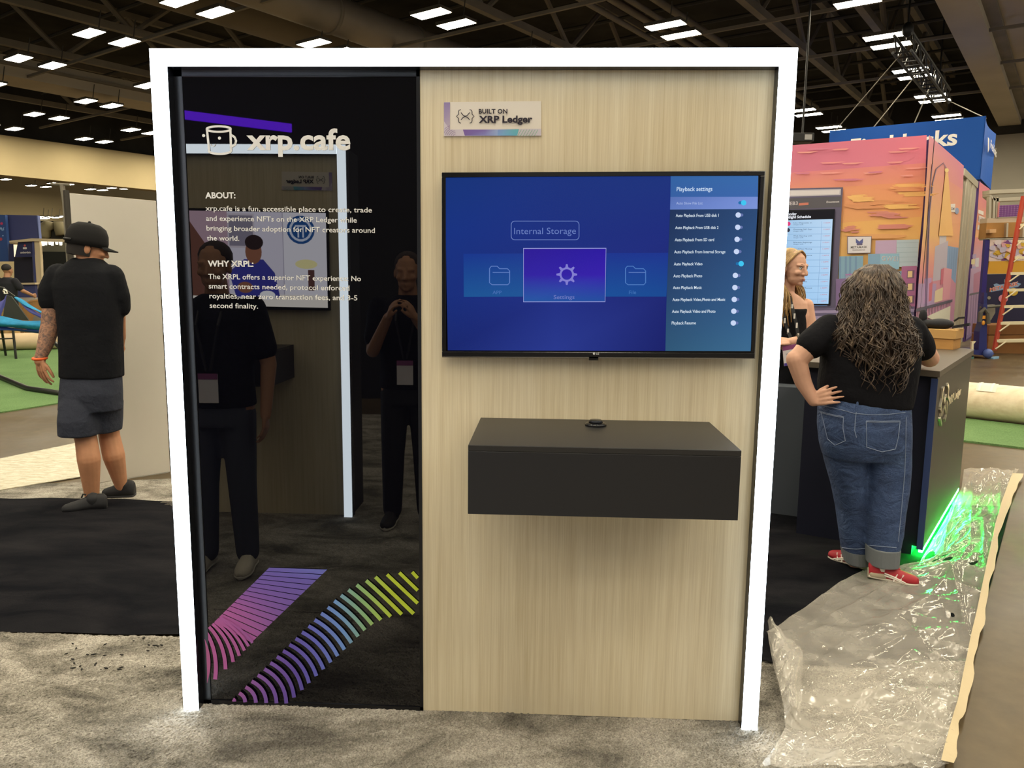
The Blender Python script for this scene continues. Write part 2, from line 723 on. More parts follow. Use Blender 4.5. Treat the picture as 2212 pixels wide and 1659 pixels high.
for a in range(4, 44, 4):
    MB().tube([hall(a - .06, -19.2 - 0.01 * a + 0.35, 10.1), hall(a + .06, -19.2 - 0.01 * a + 0.35, 10.1)], 0.66, 20).build('collar', M_STEEL, duct, smooth=True)
duct2 = thing('air_duct', 'fat dark air duct at the upper left corner of the ceiling', 'duct', hall(10, -24, 11))
MB().tube([hall(a, -22.0, 10.6) for a in range(4, 44, 5)], 0.85, 20).build('pipe', pm('duct_dark', '#6b6253', 0.7, 0.1, var=0.1, vscale=0.7), duct2, smooth=True)
for k, bb in enumerate((-12.3, -11.6, -11.0, -10.4)):
    o = MB().tube([hall(a, bb, 10.6 + 0.1 * (k % 2)) for a in range(6, 46, 4)], 0.10 + 0.03 * (k % 2), 8).build('ceiling_pipe', M_STEEL, CEIL, smooth=True)

TRUSSN = ['ceiling truss far left over the pale bulkhead', 'ceiling truss over the man in shorts', 'ceiling truss left of the round duct', 'ceiling truss above the middle of the light frame', 'ceiling truss above the right end of the light frame', 'ceiling truss over the hanging blue banner']
for k, bb in enumerate((-42.0, -31.8, -26.5, -14.6, -7.4, -4.6)):
    tr = thing('roof_truss', 'dark open ' + TRUSSN[k], 'truss', hall(20, bb, 10))
    bar(2, bb - .12, 10.0, 46, bb + .12, 10.25).build('bottom_chord', M_STEEL, tr)
    bar(2, bb - .12, 12.2, 46, bb + .12, 12.45).build('top_chord', M_STEEL, tr)
    n_ = 0
    for a in np.arange(3, 45, 2.6):
        up_ = (n_ % 2 == 0)
        p, q = (hall(a, bb, 10.1), hall(a + 2.6, bb, 12.3)) if up_ else (hall(a, bb, 12.3), hall(a + 2.6, bb, 10.1))
        MB().tube([p, q], 0.10, 6).build('diagonal', M_STEEL, tr)
        n_ += 1
for k, aa in enumerate((8.4, 13.1, 18.6, 23.2, 28.0, 32.6, 37.2)):
    jo = bar(aa - .05, -46.5, 9.55, aa + .05, 6, 9.65).build('strut_channel', M_STEEL, CEIL)
for aa in np.arange(5, 46, 2.3):
    for side in (0,):
        jo = MB().tube([hall(aa, -46.5, 11.5), hall(aa, 8, 11.5)], 0.07, 6).build('roof_joist', M_DARK, CEIL)

# ---- high-bay lights on their grid
M_LENS = NT('lamp_lens')
M_LENS.b.inputs['Base Color'].default_value = (0.8, 0.8, 0.75, 1)
M_LENS.b.inputs['Emission Color'].default_value = (1.0, 0.90, 0.69, 1)
M_LENS.b.inputs['Emission Strength'].default_value = LAMP
M_LENS = M_LENS.m
M_HOUSE = pm('lamp_housing', '#57534a', 0.5, 0.3)


def light_proto():
    t = thing('high_bay_light', 'bright rectangular high-bay light', 'ceiling light')
    w, d = 1.16, 0.52
    x, y = EB * w, EA * d
    mb = MB()
    mb.frame_box(-x / 2 - y / 2 + UP * 0.015, x, y, UP * 0.08)
    for s in (-1, 1):
        mb.frame_box(-x / 2 + y * (0.5 * s) - y * 0.02, x, y * 0.04, UP * 0.10)
    mb.build('housing', M_HOUSE, t)
    lens = MB()
    lens.frame_box(-x * 0.48 - y * 0.46, x * 0.96, y * 0.92, UP * 0.014)
    lens.build('lens', M_LENS, t)
    MB().tube([UP * 0.09 + EA * 0.3, UP * 0.8 + EA * 0.42], 0.018, 6).build('hanger', M_DARK, t)
    return t


PROTO = light_proto()
_first = True
ORD = ['first', 'second', 'third', 'fourth', 'fifth', 'sixth', 'seventh', 'eighth', 'ninth', 'tenth', 'eleventh', 'twelfth', 'thirteenth']
def shot(p):
    q = p - CAM
    z = q.dot(_f)
    return (1106 + FPX * q.dot(_R) / z, 829.5 - FPX * q.dot(_U) / z) if z > 0.1 else (-9999, -9999)
for jb in range(-3, 9):
    b0 = -3.8 - 5.08 * jb
    seen = 0
    for ia in range(-6, 7):
        a0 = 10.65 + 4.68 * ia
        if a0 < -14 or (a0 < 8 and not (-16 < b0 < 14)):
            continue
        vis = False
        for s in (0, 1):
            p = hall(a0 + 1.12 * s, b0, 9.0)
            x, y = shot(p)
            ok = -30 < x < 2240 and y > -25
            if ok and not vis:
                seen += 1
                vis = True
            c = PROTO if _first else copy_tree(PROTO)
            _first = False
            c.location = p
            if ok and jb >= 0:
                c['label'] = '%s light of the %s pair down, %s lamp row left of pale girder' % (('upper', 'lower')[s], ORD[seen - 1], ORD[jb])
            else:
                c['label'] = 'bright high-bay light overhead outside the picture'
            c['group'] = 'high-bay lights hanging in pairs under the ceiling'
for a0, b0 in [(25.9, -70.4), (29.1, -73.5), (30.3, -73.5), (29.3, -69.8), (30.5, -69.7), (33.4, -71.9), (34.4, -71.7), (33.9, -68.9), (34.9, -68.6), (24.8, -70.4)]:
    c = copy_tree(PROTO)
    c.location = hall(a0, b0, 9.0)
    c['label'] = 'small distant high-bay light beyond the beige bulkhead'
    c['group'] = 'distant lights beyond the bulkhead'

# ================================================================== the kiosk
def m_wood():
    t = NT('pale_wood_laminate')
    v = t.coord((1, 1, 0.055))
    f = t.noise(v, 22, 6, 0.62, 0.25)
    big = t.noise(t.coord((1, 1, 0.35)), 2.2, 3, 0.5, 0.3)
    w = t.n('ShaderNodeTexWave')
    w.wave_type = 'BANDS'; w.bands_direction = 'X'
    w.inputs['Scale'].default_value = 9.0
    w.inputs['Distortion'].default_value = 13.0
    w.inputs['Detail'].default_value = 3.0
    w.inputs['Detail Scale'].default_value = 0.55
    t.l(t.coord((1, 1, 0.05)), w.inputs['Vector'])
    fine = t.noise(t.coord((1, 1, 0.012)), 260, 2, 0.6)
    c = t.ramp(f, [(0.30, lin('#bfae8c')), (0.50, lin('#d6c8a8')), (0.70, lin('#e2d7bb'))])
    c = t.mix(0.30, c, t.ramp(w.outputs['Color'] if False else w.outputs['Fac'], [(0.0, lin('#b39f7a')), (0.25, lin('#d3c4a2')), (1.0, lin('#ddd0b2'))]))
    c = t.mix(0.35, c, t.ramp(fine, [(0.35, lin('#bcaa86')), (0.65, lin('#e6dcc2'))]))
    c = t.mix(0.25, c, t.ramp(big, [(0.3, lin('#c8b896')), (0.7, lin('#e6dcc4'))]))
    t.l(c, t.b.inputs['Base Color'])
    t.b.inputs['Roughness'].default_value = 0.5
    t.b.inputs['Specular IOR Level'].default_value = 0.25
    return t.m


M_WOOD = m_wood()
M_LED = NT('frame_diffuser')
M_LED.b.inputs['Base Color'].default_value = (0.85, 0.87, 0.9, 1)
M_LED.b.inputs['Emission Color'].default_value = (0.80, 0.91, 1.0, 1)
M_LED.b.inputs['Emission Strength'].default_value = FRAME
M_LED = M_LED.m
M_GLOSS = pm('gloss_black_acrylic', '#05050a', 0.012, spec=0.8)
M_MATTE = pm('matte_black_laminate', '#232326', 0.42, spec=0.35, bump=(400, 0.05, 0.002))
M_TRIM = pm('dark_trim', '#26282e', 0.25, 0.6)
M_PRINT = colmat('printed_vinyl', 0.5, 0.3)
M_SCREEN = colmat('lit_screen', 0.2, 0.2, True, 1.0)

W2, H2, FI = 1.056, 2.35, 0.999     # half width, height, inner half width


def kiosk_frame(root):
    """posts and header with lit fronts, dark returns and the carcass behind"""
    for s in (-1, 1):
        x0, x1 = (FI, W2) if s > 0 else (-W2, -FI)
        p = MB().box(x0, x1, 0.006, 0.075, 0.0, H2).build('frame_post', M_TRIM, root, bevel=0.002)
        MB().box(x0 + 0.001, x1 - 0.001, 0.0, 0.006, 0.004, H2 - 0.001).build('light_diffuser', M_LED, p)
    h = MB().box(-FI, FI, 0.006, 0.075, 2.293, H2).build('frame_header', M_TRIM, root, bevel=0.002)
    MB().box(-FI, FI, 0.0, 0.006, 2.294, H2 - 0.001).build('light_diffuser', M_LED, h)
    MB().box(-1.045, 1.045, 0.07, 0.36, 0.0, 2.335).build('carcass', M_MATTE, root)


kiosk = thing('display_kiosk', 'tall demo kiosk in a glowing white frame, half gloss black, half pale wood', 'kiosk', (0, 0.1, 0))
kiosk_frame(kiosk)
SEAM = -0.165
woodp = MB().box(SEAM, FI, 0.05, 0.072, 0.008, 2.293).build('wood_panel', M_WOOD, kiosk)
woodp['label'] = 'pale vertical-grain wood panel'
glossp = MB().box(-FI + 0.028, SEAM - 0.012, 0.050, 0.07, 0.022, 2.272).build('gloss_panel', M_GLOSS, kiosk)
glossp['label'] = 'mirror-gloss black panel with white lettering'
tr = MB()
tr.box(-FI, -FI + 0.028, 0.046, 0.07, 0.0, 2.293)
tr.box(SEAM - 0.012, SEAM, 0.046, 0.07, 0.0, 2.293)
tr.box(-FI, SEAM, 0.046, 0.07, 2.272, 2.293)
tr.box(-FI, SEAM, 0.046, 0.07, 0.0, 0.022)
tr.build('panel_trim', pm('black_trim', '#0b0b10', 0.3, spec=0.5), kiosk)

WHITE = '#dcdad6'
PANEL = Plane((0, 0.050, 0), (0, -1, 0))
zq = zoom(320, 90, 3.6867)
logo = Print(PANEL)
logo.text('xrp.cafe', zq((787, 858)), zq((1612, 858)), 158 / 3.6867, WHITE, 0.028)
rim = [zq((562 + 96 * math.cos(a), 696 + 22 * math.sin(a))) for a in [2 * math.pi * i / 32 for i in range(32)]]
logo.line(rim, 4.6, WHITE, True)
body = [zq((468, 700))] + [zq((486 + 6 * k, 868)) for k in (0,)] + [zq((570 + 90 * math.cos(a), 868 + 26 * math.sin(a))) for a in [math.pi - math.pi * i / 14 for i in range(1, 15)]] + [zq((655, 700))]
logo.line(body, 4.8, WHITE)
logo.line([zq((660, 742)), zq((690, 762)), zq((700, 790)), zq((692, 820)), zq((660, 838))], 4.8, WHITE)
logo.disc(*zq((442, 748)), 3.4, WHITE)
logo.disc(*zq((568, 768)), 3.4, WHITE)
logo.line([zq((498, 815)), zq((506, 830)), zq((518, 834)), zq((530, 828)), zq((536, 815))], 1.6, WHITE)
logo.build('logo_lettering', M_PRINT, glossp)
zr = zoom(360, 380, 3.95)
for s, a, b in (('ABOUT:', (330, 190), (588, 190)), ('WHY XRPL:', (352, 772), (742, 774))):
    ht = Print(PANEL)
    ht.text(s, zr(a), zr(b), 12.2, WHITE, 0.03)
    ht.build('heading_lettering', M_PRINT, glossp)
for s, a, b in (('xrp.cafe is a fun, accessible place to create, trade', (332, 296), (1752, 312)),
                ('and experience NFTs on the XRP Ledger while', (337, 382), (1622, 398)),
                ('bringing broader adoption for NFT creators around', (341, 466), (1777, 486)),
                ('the world.', (344, 550), (620, 554)),
                ('The XRPL offers a superior NFT experience: No', (356, 878), (1658, 898)),
                ('smart contracts needed, protocol enforced', (360, 960), (1560, 978)),
                ('royalties, near zero transaction fees, and 3-5', (365, 1044), (1627, 1062)),
                ('second finality.', (368, 1126), (780, 1132))):
    lt = Print(PANEL)
    lt.text(s, zr(a), zr(b), 10.6, WHITE, 0.010)
    lt.build('text_line', M_PRINT, glossp)

# printed stripes at the foot of the gloss panel
zs = zoom(360, 1160, 3.771)
S1 = [(0, (176, 86, 140)), (0.35, (170, 92, 158)), (0.65, (118, 88, 168)), (0.9, (104, 92, 176)), (1, (108, 116, 196))]
st = Print(PANEL)
up_ = [(390, 690), (835, 250)]
lo_ = [(690, 860), (1308, 265)]
N_ = 14
for i in range(N_):
    t0, t1 = i / N_, (i + 1) / N_
    def e(L, t): return (L[0][0] + (L[1][0] - L[0][0]) * t, L[0][1] + (L[1][1] - L[0][1]) * t)
    c0, c1 = lerpc(S1, 0.15 + 0.75 * t0), lerpc(S1, 0.15 + 0.75 * t1)
    d0, d1 = lerpc(S1, 0.35 + 0.65 * t0), lerpc(S1, 0.35 + 0.65 * t1)
    g0 = 0.12 if i else 0.0
    st.poly([zs(e(up_, t0 + g0 / N_)), zs(e(up_, t1)), zs(e(lo_, t1)), zs(e(lo_, t0 + g0 / N_))], None, [c0, c1, d1, d0])
for k, (a, b) in enumerate([((312, 762), (395, 1160)), ((345, 732), (480, 1078)), ((372, 708), (542, 1018)), ((392, 692), (592, 968)), ((410, 680), (634, 925)), ((424, 668), (668, 890)), ((436, 658), (700, 862))]):
    m = ((a[0] + b[0]) / 2 + 70 - 7 * k, (a[1] + b[1]) / 2 - 40)
    pts = [zs(p) for p in bez(a, m, b, 10)]
    ca = [lerpc(S1, 0.02 + 0.05 * k + 0.012 * i) for i in range(11)]
    st.line(pts, [7.6 - 0.5 * k + 0.12 * i for i in range(11)], None, cols=ca)
pts = [zs(p) for p in bez((310, 832), (362, 1000), (329, 1190), 10)]
st.line(pts, [0.6 + 7.5 * math.sin(math.pi * i / 10) for i in range(11)], None, cols=[(172, 88, 132)] * 11)
T_ = [(2000, 285), (1895, 290), (1795, 305), (1700, 325), (1625, 355), (1548, 390), (1480, 430), (1420, 475), (1365, 520), (1312, 572), (1258, 622), (1205, 675), (1155, 725), (1102, 775), (1050, 827), (1000, 877), (948, 927), (898, 975), (845, 1025), (795, 1075), (742, 1125), (692, 1175), (642, 1222), (590, 1272), (540, 1322)]
B_ = [(2045, 335), (2045, 435), (2045, 540), (2012, 625), (1915, 630), (1825, 648), (1745, 675), (1675, 713), (1615, 758), (1560, 810), (1505, 862), (1448, 917), (1393, 970), (1337, 1022), (1278, 1078), (1220, 1132), (1160, 1190), (1103, 1247), (1038, 1308), (975, 1356), (895, 1355), (812, 1352), (727, 1350), (640, 1346), (552, 1341)]
S2 = [(0, (190, 205, 60)), (0.12, (185, 202, 62)), (0.25, (140, 180, 130)), (0.38, (112, 150, 214)), (0.52, (104, 110, 200)), (0.68, (102, 82, 172)), (0.85, (134, 92, 172)), (1, (160, 92, 160))]
for k, (a, b) in enumerate(zip(T_, B_)):
    L = math.hypot(b[0] - a[0], b[1] - a[1])
    bul = min(0.30, max(0, (k - 3) * 0.018)) * L
    nx, ny = (b[1] - a[1]) / L, -(b[0] - a[0]) / L
    m = ((a[0] + b[0]) / 2 + nx * bul, (a[1] + b[1]) / 2 + ny * bul)
    pts = [zs(p) for p in bez(a, m, b, 8)]
    cs = [lerpc(S2, min(1, max(0, (k - 0.35 * i + 1) / 24.0))) for i in range(9)]
    st.line(pts, 8.2 if k > 2 else 7.4, None, cols=cs)
st.build('stripe_print', M_PRINT, glossp)

# the small sign
sgn = thing('wall_sign', 'small white sign on the wood panel reading BUILT ON XRP Ledger', 'sign', (0.08, 0.05, 2.07))
SP = Plane((0, 0.046, 0), (0, -1, 0))
MB().prism([SP.p(959, 221, -0.004), SP.p(1169, 219, -0.004), SP.p(1169, 293, -0.004), SP.p(959, 294, -0.004)], (0, -0.004, 0)).build('plate', pm('sign_plate', '#dcd3c6', 0.6), sgn)
sp = Print(SP)
sp.poly([(959, 221), (972, 221), (972, 280), (1169, 278), (1169, 293), (959, 294)], '#c9bfc8')
sp.poly([(959, 221), (972, 221), (972, 280), (959, 262)], None, ['#8d7ba6', '#8d7ba6', '#b9aab4', '#a596b4'])
sp.poly([(1000, 280), (1048, 280), (1048, 293), (1004, 293)], None, ['#77599c', '#7d6aac', '#8586c0', '#75609f'])
sp.poly([(1048, 280), (1075, 280), (1075, 293), (1048, 293)], None, ['#7d6aac', '#96a6cc', '#8fa6cf', '#8586c0'])
sp.poly([(1075, 280), (1121, 279), (1117, 293), (1075, 293)], None, ['#8296cc', '#63b0b4', '#5fa8bc', '#7a9ed0'])
for k in range(7):
    r = 6 + 4.2 * k
    sp.line([(985 - r * math.cos(q), 294 - r * 0.8 * math.sin(q)) for q in [0.15 + 1.3 * i / 8 for i in range(9)] if 985 - r * math.cos(q) > 959 and (985 - r * math.cos(q) < 972 or 294 - r * .8 * math.sin(q) > 280)] or [(960, 290), (962, 291)], 0.8, '#8a6f9e')
    sp.line([(1118 + 6 * k, 294), (1126 + 6 * k, 280)], 1.0, '#79b08d')
INK = '#2a2430'
sp.text('BUILT ON', (1034, 245), (1096, 245), 9.2, INK, 0.03, 1.05)
sp.text('XRP Ledger', (1034, 265), (1150, 264), 14, INK, 0.035)
zb = zoom(700, 0, 2.989)
for mir in (1, -1):
    cx = 912
    P_ = lambda x, y: zb((cx + mir * (x - cx), y))
    sp.line([P_(884, 708), P_(872, 711), P_(868, 722), P_(868, 738), P_(855, 751), P_(868, 764), P_(868, 780), P_(872, 791), P_(884, 795)], 1.7, INK)
    sp.line([P_(884, 727), P_(899, 745), P_(912, 750)], 1.8, INK)
    sp.line([P_(884, 774), P_(899, 757), P_(912, 752)], 1.8, INK)
sp.build('sign_print', M_PRINT, sgn)

# television
tv = thing('television', 'wide wall television showing a blue playback settings menu', 'television', (0.44, 0.05, 1.34))
M_BEZ = pm('tv_bezel', '#141416', 0.18, spec=0.5)
TVP = Plane((0, 0.0, 0), (0, -1, 0))
tl, trr, brr, bl = TVP.p(951, 373), TVP.p(1649, 369), TVP.p(1632, 772), TVP.p(958, 771)
cx0, cx1, cz0, cz1 = (tl.x + bl.x) / 2, (trr.x + brr.x) / 2, (bl.z + brr.z) / 2, (tl.z + trr.z) / 2
tilt = 0.010
def tvpt(u, v, y):
    x, z = cx0 + (cx1 - cx0) * u, cz0 + (cz1 - cz0) * v
    return Vector((x, y, z + (x - (cx0 + cx1) / 2) * tilt))
bz = MB()
for (u0, u1, v0, v1) in ((0, 1, 0, 0.028), (0, 1, 0.975, 1), (0, 0.013, 0.028, 0.975), (0.987, 1, 0.028, 0.975)):
    bz.prism([tvpt(u0, v0, -0.004), tvpt(u1, v0, -0.004), tvpt(u1, v1, -0.004), tvpt(u0, v1, -0.004)], (0, 0.03, 0))
bz.build('bezel', M_BEZ, tv, bevel=0.002)
edge = MB()
edge.prism([tvpt(1.0, 0, 0.0), tvpt(1.003, 0, 0.0), tvpt(1.003, 1, 0.0), tvpt(1.0, 1, 0.0)], (0, 0.02, 0))
edge.prism([tvpt(0, -0.006, 0.0), tvpt(1.003, -0.006, 0.0), tvpt(1.003, 0, 0.0), tvpt(0, 0, 0.0)], (0, 0.02, 0))
edge.build('edge_trim', pm('chrome_edge', '#b8b4ac', 0.2, 1.0), tv)
MB().prism([tvpt(0.012, 0.026, 0.002), tvpt(0.988, 0.026, 0.002), tvpt(0.988, 0.977, 0.002), tvpt(0.012, 0.977, 0.002)], (0, 0.006, 0)).build('screen_glass', pm('screen_glass', '#050508', 0.08, spec=0.5), tv)
MB().prism([tvpt(0.05, 0.06, 0.024), tvpt(0.95, 0.06, 0.024), tvpt(0.95, 0.94, 0.024), tvpt(0.05, 0.94, 0.024)], (0, 0.03, 0)).build('back_shell', M_MATTE, tv)
MB().prism([tvpt(0.475, -0.018, 0.0), tvpt(0.505, -0.018, 0.0), tvpt(0.505, 0, 0.0), tvpt(0.475, 0, 0.0)], (0, 0.012, 0)).build('sensor_nub', M_BEZ, tv)
SCR = Plane((0, 0.002, 0), (0, -1, 0))
zt = zoom(930, 360, 2.949)
ui = Print(SCR, 0.0006, 0.00006)
Z1 = lambda *p: [zt(q) for q in p]
# background gradient in a small grid
BG = [[(12, 48, 120), (12, 44, 122), (14, 44, 122)], [(12, 46, 128), (14, 40, 124), (16, 36, 122)], [(14, 42, 122), (22, 40, 128), (18, 30, 112)], [(14, 34, 108), (34, 52, 140), (14, 26, 104)]]
xs, ys = [[95, 800, 1530], [97, 800, 1527], [103, 800, 1520], [110, 800, 1497]], [[70, 63, 58], [430, 430, 430], [800, 800, 800], [1170, 1172, 1174]]
for j in range(3):
    for i in range(2):
        ui.poly(Z1((xs[j][i], ys[j][i]), (xs[j][i + 1], ys[j][i + 1]), (xs[j + 1][i + 1], ys[j + 1][i + 1]), (xs[j + 1][i], ys[j + 1][i])), None, [BG[j][i], BG[j][i + 1], BG[j + 1][i + 1], BG[j + 1][i]])
ui.poly(Z1((210, 555), (590, 553), (590, 828), (212, 830)), None, [(14, 50, 138), (16, 52, 140), (20, 82, 148), (20, 82, 146)])
ui.poly(Z1((1115, 550), (1520, 548), (1502, 828), (1112, 828)), None, [(14, 46, 140), (14, 46, 140), (8, 70, 144), (10, 76, 150)])
ui.poly(Z1((592, 520), (1119, 518), (1116, 690), (592, 690)), None, [(38, 14, 146), (36, 8, 158), (48, 20, 168), (44, 26, 158)])
ui.poly(Z1((592, 690), (1116, 690), (1112, 862), (592, 862)), None, [(44, 26, 158), (48, 20, 168), (24, 74, 156), (30, 84, 160)])
LV = (150, 156, 214)
ui.line(Z1((592, 521), (1118, 520), (1112, 860), (592, 861)), 1.8, LV, True)
def rrect(x0, y0, x1, y1, r):
    o = []
    for (cx, cy, a0) in ((x1 - r, y0 + r, -90), (x1 - r, y1 - r, 0), (x0 + r, y1 - r, 90), (x0 + r, y0 + r, 180)):
        o += [(cx + r * math.cos(math.radians(a0 + 22.5 * k)), cy + r * math.sin(math.radians(a0 + 22.5 * k))) for k in range(5)]
    return o
ui.line(Z1(*rrect(514, 347, 946, 466, 22)), 1.5, (104, 126, 190), True)
ui.text('Internal Storage', zt((533, 430)), zt((926, 428)), 13.5, (104, 126, 192), -0.004)
ui.text('Settings', zt((784, 844)), zt((917, 842)), 8.5, (108, 120, 190), 0.004)
ui.text('APP', zt((395, 812)), zt((452, 812)), 7.4, (70, 110, 180), 0.004)
ui.text('File', zt((1264, 812)), zt((1310, 811)), 7.6, (60, 110, 180), 0.004)
for dx in (0, 866):
    ui.line(Z1((392 + dx, 752), (376 + dx, 740), (376 + dx, 648), (388 + dx, 634), (424 + dx, 634), (440 + dx, 650), (490 + dx, 650), (504 + dx, 664), (504 + dx, 740), (492 + dx, 752)), 1.9, (92, 124, 192) if dx == 0 else (74, 120, 190), True)
    ui.line(Z1((396 + dx, 674), (504 + dx, 674)), 1.6, (92, 124, 192))
gc = (868, 687)
ui.line([zt((gc[0] + 40 * math.cos(q), gc[1] + 40 * math.sin(q))) for q in [2 * math.pi * i / 28 for i in range(28)]], 4.2, (128, 124, 206), True)
for k in range(8):
    q = math.pi / 4 * k
    ui.line([zt((gc[0] + r * math.cos(q), gc[1] + r * math.sin(q))) for r in (44, 66)], [6.6, 3.6], (128, 124, 206))
# settings list
ui.poly(Z1((1530, 57), (2088, 57), (2085, 192), (1528, 193)), None, [(44, 96, 160), (52, 104, 168), (54, 100, 170), (48, 92, 160)])
ui.poly(Z1((1528, 193), (2085, 192), (2083, 269), (1526, 273)), None, [(84, 110, 178), (118, 142, 212), (122, 146, 216), (92, 120, 190)])
ui.poly(Z1((1526, 273), (2083, 269), (2066, 560), (1514, 560)), None, [(20, 44, 84), (36, 70, 116), (40, 78, 126), (26, 54, 96)])
ui.poly(Z1((1514, 560), (2066, 560), (2050, 860), (1503, 860)), None, [(26, 54, 96), (40, 78, 126), (46, 88, 134), (34, 68, 108)])
ui.poly(Z1((1503, 860), (2050, 860), (2040, 1176), (1496, 1174)), None, [(34, 68, 108), (46, 88, 134), (56, 104, 142), (42, 84, 116)])
ui.text('Playback settings', zt((1568, 156)), zt((1795, 154)), 8.8, (206, 226, 248), 0.010)
ui.text('Auto Show File List', zt((1565, 241)), zt((1733, 241)), 5.6, (166, 182, 226), 0.006)
ROWS = [('Auto Playback From USB disk 1', 1562, 1836, 320, 1968, 308, 0), ('Auto Playback From USB disk 2', 1558, 1834, 398, 1965, 386, 0), ('Auto Playback From SD card', 1556, 1806, 475, 1961, 463, 0), ('Auto Playback From Internal Storage', 1552, 1878, 552, 1957, 541, 0), ('Auto Playback Video', 1550, 1732, 629, 1969, 618, 1), ('Auto Playback Photo', 1547, 1730, 705, 1950, 693, 0), ('Auto Playback Music', 1544, 1728, 780, 1947, 770, 0), ('Auto Playback Video,Photo and Music', 1541, 1877, 856, 1943, 846, 0), ('Auto Playback Video and Photo', 1538, 1815, 931, 1940, 921, 0), ('Playback Resume', 1536, 1690, 1005, 1937, 996, 0)]
def toggle(cx, cy, on, dim=False):
    a, b = zt((cx - 15, cy)), zt((cx + 15, cy))
    ui.line([a, b], 6.5, (24, 110, 170) if on else (96, 112, 168))
    ui.disc(a[0], a[1], 3.2, (24, 110, 170) if on else (96, 112, 168)); ui.disc(b[0], b[1], 3.2, (24, 110, 170) if on else (96, 112, 168))
    k = zt((cx + (10 if on else -8), cy))
    ui.disc(k[0], k[1], 5.8, (60, 196, 240) if on else (200, 214, 244))
for s, x0, x1, y, tx, ty, on in ROWS:
    ui.text(s, zt((x0, y)), zt((x1, y - 1)), 6.2, (218, 232, 244), 0.010)
    toggle(tx, ty, on)
toggle(1985, 230, 1)
ui.build('screen_picture', M_SCREEN, tv)
lg = Print(Plane((0, -0.004, 0), (0, -1, 0)), 0.0008)
k_ = zt((1042, 1191))
lg.disc(k_[0], k_[1], 2.6, '#cfd0d0')
lg.text('LG', zt((1056, 1197)), zt((1073, 1197)), 3.6, '#cfd0d0', 0.03)
lg.build('maker_badge', M_PRINT, tv)

# shelf box and its puck
shelf = thing('shelf_box', 'black box shelf jutting from the wood panel below the television', 'shelf', (0.444, 0.05, 0.914))
MB().box(0.044, 0.842, -0.397, 0.049, 0.9135, 1.106).build('body', M_MATTE, shelf, bevel=0.0015)
MB().box(0.044, 0.842, -0.397, 0.049, 1.1065, 1.124).build('top_board', pm('matte_black_top', '#2b2a2a', 0.38, spec=0.35), shelf, bevel=0.0015)
puck = thing('charging_puck', 'round black charging puck set into the shelf top', 'charger', (0.441, -0.056, 1.124))
MB().lathe([(0.036, 0), (0.036, 0.006), (0.030, 0.010), (0.0, 0.010)], (0.441, -0.056, 1.124)).build('base', M_BEZ, puck, smooth=True)
MB().lathe([(0.024, 0.010), (0.024, 0.016), (0.020, 0.019), (0.0, 0.019)], (0.441, -0.056, 1.124)).build('cap', M_TRIM, puck, smooth=True)

# ================================================================== what the gloss panel mirrors: the facing kiosk
OX, OY = -2.055, -2.20
def flip(o, root, dx=0.0, sz=1.03):
    """copy of a kiosk part turned to face back across the aisle"""
    c = o.copy()
    COL.objects.link(c)
    c.parent = root
    c.matrix_parent_inverse = Matrix.Identity(4)
    c.matrix_basis = Matrix.Translation((dx, 0, 0)) @ Matrix.Diagonal((1, 1, sz, 1))
    for ch in o.children:
        d = ch.copy()
        COL.objects.link(d)
        d.parent = c
        d.matrix_parent_inverse = Matrix.Identity(4)
        d.matrix_basis = Matrix.Identity(4)
    return c


opp = thing('display_kiosk', 'facing demo kiosk in a white light frame, seen mirrored in the gloss black panel', 'kiosk', (OX, OY, 0), math.pi)
for ch in list(kiosk.children):
    if ch.name.split('.')[0] in ('frame_post', 'frame_header', 'carcass'):
        flip(ch, opp)
ow = flip(woodp, opp, -0.833)
MBg = MB().box(FI - 0.80, FI, 0.050, 0.07, 0.022, 2.272)
gg = put('gloss_panel', MBg.mesh('gloss_panel'), M_GLOSS, opp)
gg.matrix_parent_inverse = Matrix.Identity(4)
osg = thing('wall_sign', 'small white sign on the mirrored kiosk across the aisle', 'sign', (OX, OY, 0), math.pi)
for ch in sgn.children:
    flip(ch, osg, -0.87, 1.03)
otv = thing('television', 'television on the mirrored kiosk, showing a man at a desk', 'television', (OX, OY, 0), math.pi)
for ch in list(tv.children):
    if ch.name.split('.')[0] in ('bezel', 'back_shell', 'screen_glass'):
        flip(ch, otv, -0.85, 1.03)
osh = thing('shelf_box', 'black box shelf on the mirrored kiosk across the aisle', 'shelf', (OX, OY, 0), math.pi)
for ch in list(shelf.children):
    flip(ch, osh, -0.72, 1.03)
# its picture: a man in a blue shirt working at a white desk
class Pic:
    def __init__(s): s.v, s.f, s.c, s.k = [], [], [], 0
    def poly(s, pts, col):
        o = len(s.v); s.k += 1
        for u, v in pts:
            p = tvpt(0.013 + 0.974 * u, 0.028 + 0.947 * v, 0.0012 - 0.00008 * s.k)
            s.v.append((p.x, p.y, p.z)); s.c.append((*lin(col), 1))
        a = sum(pts[i][0] * pts[(i + 1) % len(pts)][1] - pts[(i + 1) % len(pts)][0] * pts[i][1] for i in range(len(pts)))
        idx = list(range(o, o + len(pts)))
        s.f.append(tuple(idx if a > 0 else idx[::-1]))
    def disc(s, u, v, r, col, ry=None, n=18):
        s.poly([(u + r * math.cos(2 * math.pi * i / n), v + (ry or r * 1.7) * math.sin(2 * math.pi * i / n)) for i in range(n)], col)
    def rect(s, a, b, c, d, col): s.poly([(a, b), (c, b), (c, d), (a, d)], col)
pc = Pic()
pc.rect(0, 0, 1, 1, '#d8d4e4'); pc.rect(0, 0.0, 0.27, 1, '#e6e4ee'); pc.rect(0.27, 0, 0.275, 1, '#a9a4b8')
